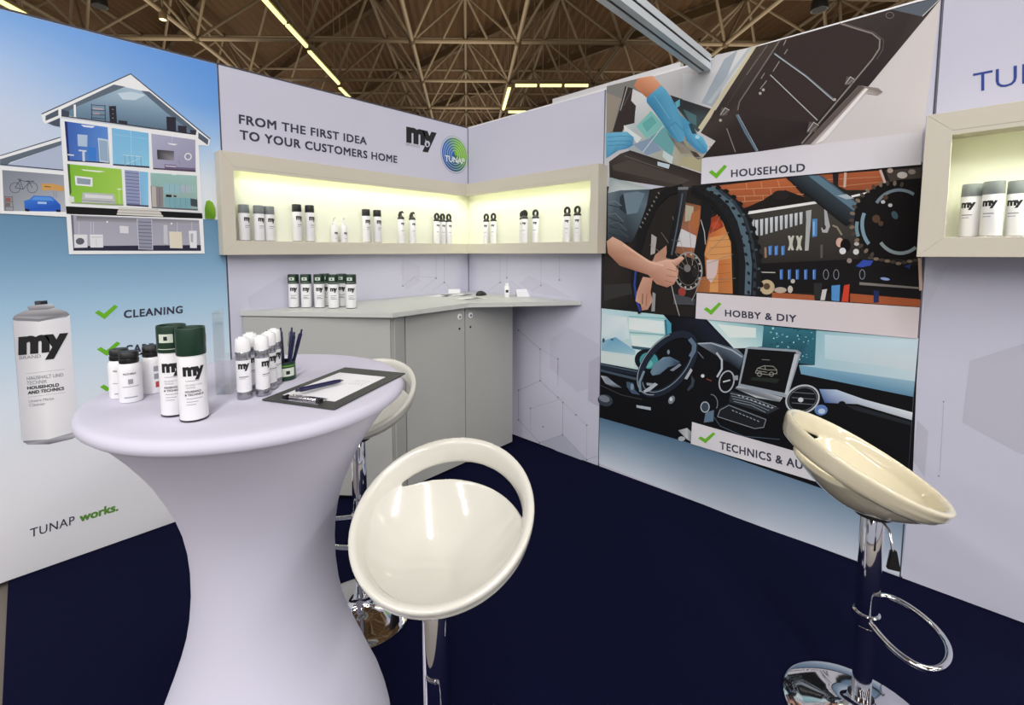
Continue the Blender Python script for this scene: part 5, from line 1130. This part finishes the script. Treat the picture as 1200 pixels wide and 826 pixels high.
# ================================================================== BAR STOOLS
SR, ST = 0.225, math.radians(26.5)     # rim radius and tilt, local +X is the back
def sm(t): t = max(0.0, min(1.0, t)); return t*t*(3-2*t)
def seat_mesh():
    bm = bmesh.new(); n = 72
    ct, st_ = math.cos(ST), math.sin(ST)
    def rim(th, dr=0.0, dn=0.0):      # point on rim plane: radius SR+dr, dn along plane normal
        u, v = (SR+dr)*math.cos(th), (SR+dr)*math.sin(th)
        return Vector((u*ct - dn*st_, v, u*st_ + dn*ct))
    # band
    rings = []
    for i in range(n):
        th = 2*math.pi*i/n; back = 0.5+0.5*math.cos(th)
        hgt = 0.052+0.014*back; thk = 0.0115+0.001*back
        sec = []
        for k in range(14):
            a = 2*math.pi*k/14
            ca_, sa_ = math.cos(a), math.sin(a)
            e = 0.62
            x = thk*math.copysign(abs(ca_)**e, ca_); y = (hgt/2)*math.copysign(abs(sa_)**e, sa_)
            lean = -0.30*(-y + hgt/2)      # lower edge sits further in
            sec.append(bm.verts.new(rim(th, -thk + x + lean, -hgt/2+y)))
        rings.append(sec)
    for i in range(n):
        A_, B_ = rings[i], rings[(i+1) % n]
        for k in range(14): bm.faces.new((A_[k], A_[(k+1) % 14], B_[(k+1) % 14], B_[k]))
    # pan
    zb = -0.150; uc = -0.015; m = 16; tp = []; bt = []
    for j in range(m+1):
        s = j/m; rt = []; rb = []
        for i in range(n):
            th = 2*math.pi*i/n; d = abs((th+math.pi) % (2*math.pi)-math.pi)       # 0 = back
            w = sm((math.radians(112)-d)/math.radians(62))
            e0 = rim(th, -0.020, -0.020)
            e1 = Vector((0.168*math.cos(th), 0.194*math.sin(th), 0.0))
            e1.z = e0.z - 0.014 - 0.070*math.cos(min(d, math.pi/2))**0.8
            E_ = e0.lerp(e1, w)
            x = uc+(E_.x-uc)*s; y = E_.y*s
            z = zb+(E_.z-zb)*(s**2.3) + 0.010*math.exp(-((x+.10)**2+(y)**2)/.004)*(1-s)
            rt.append((x, y, z)); 
            nx = 0.012*s**2
            rb.append((x+nx*math.cos(th)*(1 if s > .5 else .5), y+nx*math.sin(th), z-0.013-0.004*(1-s)))
        tp.append(rt); bt.append(rb)
    def surf(rows, flip):
        vs = [[bm.verts.new(rows[0][0])]]+[[bm.verts.new(p) for p in r_] for r_ in rows[1:]]
        for i in range(n):
            f = (vs[0][0], vs[1][i], vs[1][(i+1) % n]); bm.faces.new(f[::-1] if flip else f)
        for A_, B_ in zip(vs[1:-1], vs[2:]):
            for i in range(n):
                f = (A_[i], B_[i], B_[(i+1) % n], A_[(i+1) % n]); bm.faces.new(f[::-1] if flip else f)
        return vs[-1]
    ta = surf(tp, False); ba_ = surf(bt, True)
    for i in range(n): bm.faces.new((ta[i], ba_[i], ba_[(i+1) % n], ta[(i+1) % n]))
    me = bpy.data.meshes.new('seat_raw'); bmesh.ops.recalc_face_normals(bm, faces=bm.faces[:]); bm.to_mesh(me); bm.free()
    o = bpy.data.objects.new('seat_raw', me); COL.objects.link(o)
    r_ = o.modifiers.new('r', 'REMESH'); r_.mode = 'VOXEL'; r_.voxel_size = 0.0036
    s_ = o.modifiers.new('s', 'SMOOTH'); s_.iterations = 9; s_.factor = 0.5
    dg = bpy.context.evaluated_depsgraph_get()
    out = bpy.data.meshes.new_from_object(o.evaluated_get(dg)); out.name = 'seat_shell'
    bpy.data.objects.remove(o); bpy.data.meshes.remove(me)
    return out
SEAT = seat_mesh()
SEATW = SEAT.copy()
SEAT.materials.clear(); SEATW.materials.clear()
def stool(cx, cy, rz_rim, psi, label, warm=False):
    off = 0.028                        # column stands this far in front of the rim centre
    bxp, byp = cx-off*math.cos(psi), cy-off*math.sin(psi)
    t = thing('bar_stool', label, 'bar stool', (bxp, byp, 0), psi, 'white bar stools')
    s = link('seat', SEATW if warm else SEAT, 'seat_warm' if warm else 'seat', t, True); s.location = (off, 0, rz_rim)
    zt = rz_rim-0.172
    lathe('seat_plate', [(0, zt-.006), (.046, zt-.006), (.05, zt-.002), (.048, zt+.016), (0, zt+.018)], 'black', t, 24)
    zc = zt-0.36
    lathe('column_sleeve', [(0, zc), (.0265, zc), (.029, zc+.006), (.029, zt-.012), (.024, zt-.006), (0, zt-.006)], 'chrome', t, 28)
    lathe('column', [(0, .030), (.0245, .030), (.0245, zc), (0, zc)], 'chrome', t, 28)
    lathe('base', [(0, .0002), (.196, .0002), (.2, .003), (.2, .007), (.193, .011), (.15, .017), (.10, .024), (.065, .033), (.045, .046), (.036, .062), (.033, .075), (.033, .082), (0, .082)], 'chrome', t, 56)
    # footrest loop towards the sitter (local -X)
    zf = zc+.020
    pts = [(-.004, .028, zf+.006), (-.022, .075, zf), (-.045, .120, zf), (-.080, .148, zf), (-.120, .138, zf), (-.158, .090, zf), (-.180, .030, zf), (-.180, -.030, zf), (-.158, -.090, zf), (-.120, -.138, zf), (-.080, -.148, zf), (-.045, -.120, zf), (-.022, -.075, zf), (-.004, -.028, zf+.006)]
    # smooth the loop
    P3 = [Vector(p) for p in pts]
    for _ in range(2):
        Q = [P3[0]]
        for a_, b_ in zip(P3[:-1], P3[1:]): Q += [a_.lerp(b_, .25), a_.lerp(b_, .75)]
        P3 = Q+[P3[-1]]
    tube('footrest', P3, .0085, 'chrome', t, 10)
    lathe('footrest_clamp', [(.0292, zf-.008), (.034, zf-.006), (.034, zf+.022), (.0292, zf+.024)], 'chrome', t, 24)
    lv = tube('lever', [(-.012, .045, zt-.004), (-.02, .070, zt-.010), (-.024, .085, zt-.040), (-.026, .090, zt-.060)], .004, 'chrome', t, 8)
    bm = bmesh.new(); vv = [bm.verts.new(q) for q in ((-.034, .084, zt-.056), (-.020, .084, zt-.056), (-.020, .096, zt-.056), (-.034, .096, zt-.056), (-.044, .090, zt-.112), (-.012, .090, zt-.112), (-.012, .102, zt-.112), (-.044, .102, zt-.112))]
    for f in ((0, 1, 2, 3), (7, 6, 5, 4), (0, 4, 5, 1), (1, 5, 6, 2), (2, 6, 7, 3), (3, 7, 4, 0)): bm.faces.new([vv[i] for i in f])
    bmesh.ops.bevel(bm, geom=bm.edges[:], offset=.003, segments=2, affect='EDGES')
    obj('lever_handle', bm, 'black', lv)
    return t
stool(-2.050, -2.076, 0.865, math.radians(19), 'glossy white bar stool with open ring back in front of the round table')
stool(-0.940, -2.738, 0.849, math.radians(107.7), 'cream bar stool on round chrome foot before the photo panel', True)
stool(-1.780, -1.262, 0.905, math.radians(24), 'cream bar stool half hidden behind the round table')

# ================================================================== NEIGHBOURING BOOTH EDGE
nb = thing('booth_fascia', 'cream top edge of a neighbouring booth behind the right wall', 'fascia')
bbox('board', 1.0, 1.06, -1.35, -0.135, 0.0, 2.93, 'beige', nb)
bbox('edge_strip', 0.992, 0.9995, -1.35, -0.135, 2.88, 2.93, 'white', nb)

# ================================================================== HALL ROOF
HB = CAM[2]+6.06; MOD = 3.05; HT = HB+2.12
N0 = np.array([5.575, 8.246, HB])
def node_b(i, j): return N0 + DL*MOD*i + DD*MOD*j                      # i across, j down the hall
def node_t(i, j): return N0 + DL*MOD*(i+.5) + DD*MOD*(j+.5) + np.array([0, 0, 2.12])
bars = []
I0, I1, J0, J1 = -7, 7, -6, 6
for i in range(I0, I1):
    for j in range(J0, J1):
        bars.append((node_b(i, j), node_b(i+1, j), .060, 'chord')); bars.append((node_b(i, j), node_b(i, j+1), .060, 'chord'))
        bars.append((node_t(i, j), node_t(i+1, j), .055, 'chord')); bars.append((node_t(i, j), node_t(i, j+1), .055, 'chord'))
        for di in (0, 1):
            for dj in (0, 1): bars.append((node_t(i, j), node_b(i+di, j+dj), .042, 'diagonal'))
def wall_top_y(x): return 152-(552-x)*.2536 if x < 552 else 152-(x-552)*.277
def seen(a, b):
    s = 0
    pts = []
    for k in range(9):
        p = a+(b-a)*k/8; d = (p-CAM) @ _F
        if d < .5: pts.append(None); continue
        x, y, w = to_px(p); pts.append((x, y) if -20 < x < 1110 and -10 < y < wall_top_y(x)+6 else None)
    for p, q in zip(pts[:-1], pts[1:]):
        if p and q: s += math.hypot(p[0]-q[0], p[1]-q[1])
    return s
scored = sorted(((seen(a, b), k) for k, (a, b, r, n) in enumerate(bars)), reverse=True)
pick = {k for s, k in scored[:290] if s > 8}
sf = thing('space_frame', 'pale steel tube space frame under the brown hall roof', 'roof truss', (N0[0], N0[1], HB))
UNIT = {}
for nm in ('chord', 'diagonal'):
    bm = tube_bm([(0, 0, 0), (0, 0, 1)], 1.0, 8); me = bpy.data.meshes.new(nm); bmesh.ops.recalc_face_normals(bm, faces=bm.faces[:]); bm.to_mesh(me); bm.free()
    me.polygons.foreach_set('use_smooth', [len(p.vertices) == 4 for p in me.polygons]); me.materials.append(M['truss']); UNIT[nm] = me
rest = bmesh.new()
base_ = np.array([N0[0], N0[1], HB])
for k, (a, b, r, nm) in enumerate(bars):
    if k in pick:
        o = bpy.data.objects.new(nm, UNIT[nm]); COL.objects.link(o); o.parent = sf
        d = Vector(b-a); o.rotation_mode = 'QUATERNION'; o.rotation_quaternion = Vector((0, 0, 1)).rotation_difference(d.normalized()); o.location = Vector(a-base_); o.scale = (r, r, d.length)
    else:
        tube_bm([tuple(a-base_), tuple(b-base_)], r, 6, rest)
o = obj('far_bars', rest, 'truss', sf, True); o['kind'] = 'stuff'
nd = bmesh.new()
for i in range(I0, I1+1):
    for j in range(J0, J1+1):
        for f in (node_b, node_t):
            p = f(i, j)-base_; bmesh.ops.create_icosphere(nd, subdivisions=1, radius=.13, matrix=Matrix.Translation(tuple(p)))
o = obj('node_balls', nd, 'trussd', sf, True); o['kind'] = 'stuff'
# corrugated deck, ribs run down the hall
bm = bmesh.new(); pit = .30; nr = int(76/pit); prevs = None
for k in range(nr*2+1):
    lat = -38+k*pit/2; z = HT+.55+(.075 if (k//1) % 2 else 0.0)
    a = DL*lat + DD*(-34); b = DL*lat + DD*62
    cur = (bm.verts.new((a[0], a[1], z)), bm.verts.new((b[0], b[1], z)))
    if prevs: bm.faces.new((prevs[0], prevs[1], cur[1], cur[0]))
    prevs = cur
ce = obj('ceiling', bm, 'roof'); tag(ce, kind='structure')
# purlins running diagonally under the deck
for k in range(-4, 6):
    x = 2.0+k*4.31
    pu = bbox('purlin', x-.08, x+.08, -30, 42, HT+.16, HT+.46, 'trussd', ce)

# ---------- fluorescent lamps slung in lines
def strip_lamp(p0_, p1_, label, zz_=HB-.36):
    a, b = Vector((p0_[0], p0_[1], zz_)), Vector((p1_[0], p1_[1], zz_)); d = b-a; L = d.length
    t = thing('strip_lamp', label, 'lamp', ((a+b)/2)[:], math.atan2(d.y, d.x), 'hall strip lamps')
    bbox('housing', -L/2, L/2, -.09, .09, .03, .10, 'housing', t)
    tube('tube', [(-L/2+.03, -.0, 0), (L/2-.03, 0, 0)], .055, 'tube', t, 10)
    for s in (-1, 1): bbox('hanger', s*L*.35-.012, s*L*.35+.012, -.012, .012, .10, 2.12+.36+.56, 'truss', t)
    return t
def seg(p, q, lbl, zz_=HB-.36):
    a, b = on_z(p[0], p[1], zz_), on_z(q[0], q[1], zz_); strip_lamp(a, b, lbl, zz_)
seg((302, -9), (334, 27), 'long yellow strip lamp nearest, cut by the top of the picture')
seg((336, 29), (359.5, 54.5), 'yellow strip lamp second in the slanting line')
seg((362, 60), (397, 98), 'yellow strip lamp third in the slanting line')
seg((398, 103), (410, 115), 'short yellow strip lamp last in the slanting line, at the wall top')
seg((-6, -2), (31, 18), 'pale strip lamp at the top left corner of the picture')
seg((603, 100), (630, 100), 'level strip lamp, left of the far row of three')
seg((632, 100), (659, 100), 'level strip lamp, middle of the far row of three')
seg((661, 100), (690, 100), 'level strip lamp, right of the far row of three')
seg((597, 103), (590, 128), 'steep short strip lamp left of the far row')
seg((595, 131), (617, 131), 'low level strip lamp just above the wall corner')
# ---------- ceiling spot units
def spot(px, z, label, r=.12, pale=False):
    p = on_z(px[0], px[1], z); t = thing('hall_spotlight', label, 'lamp', tuple(p), 0, 'hall spotlights')
    lathe('can', [(0, 0), (r, 0), (r*1.05, .03), (r*.95, .22), (r*.5, .28), (0, .28)], 'housing' if pale else 'black', t, 16)
    lathe('stem', [(0, .27), (.025, .27), (.025, .75), (0, .75)], 'truss', t, 8)
    lathe('lens', [(0, -.004), (r*.85, -.004), (r*.85, -.0005), (0, -.0005)], 'tube' if pale else 'dark', t, 16)
spot((960, 12), HB-.5, 'black round spotlight above the oven picture', .17)
spot((117, 8), HB-.3, 'dark round spotlight above the blue panel', .16)
spot((191, 23), HB-.2, 'small pale spotlight left of the slanting lamps', .09, True)
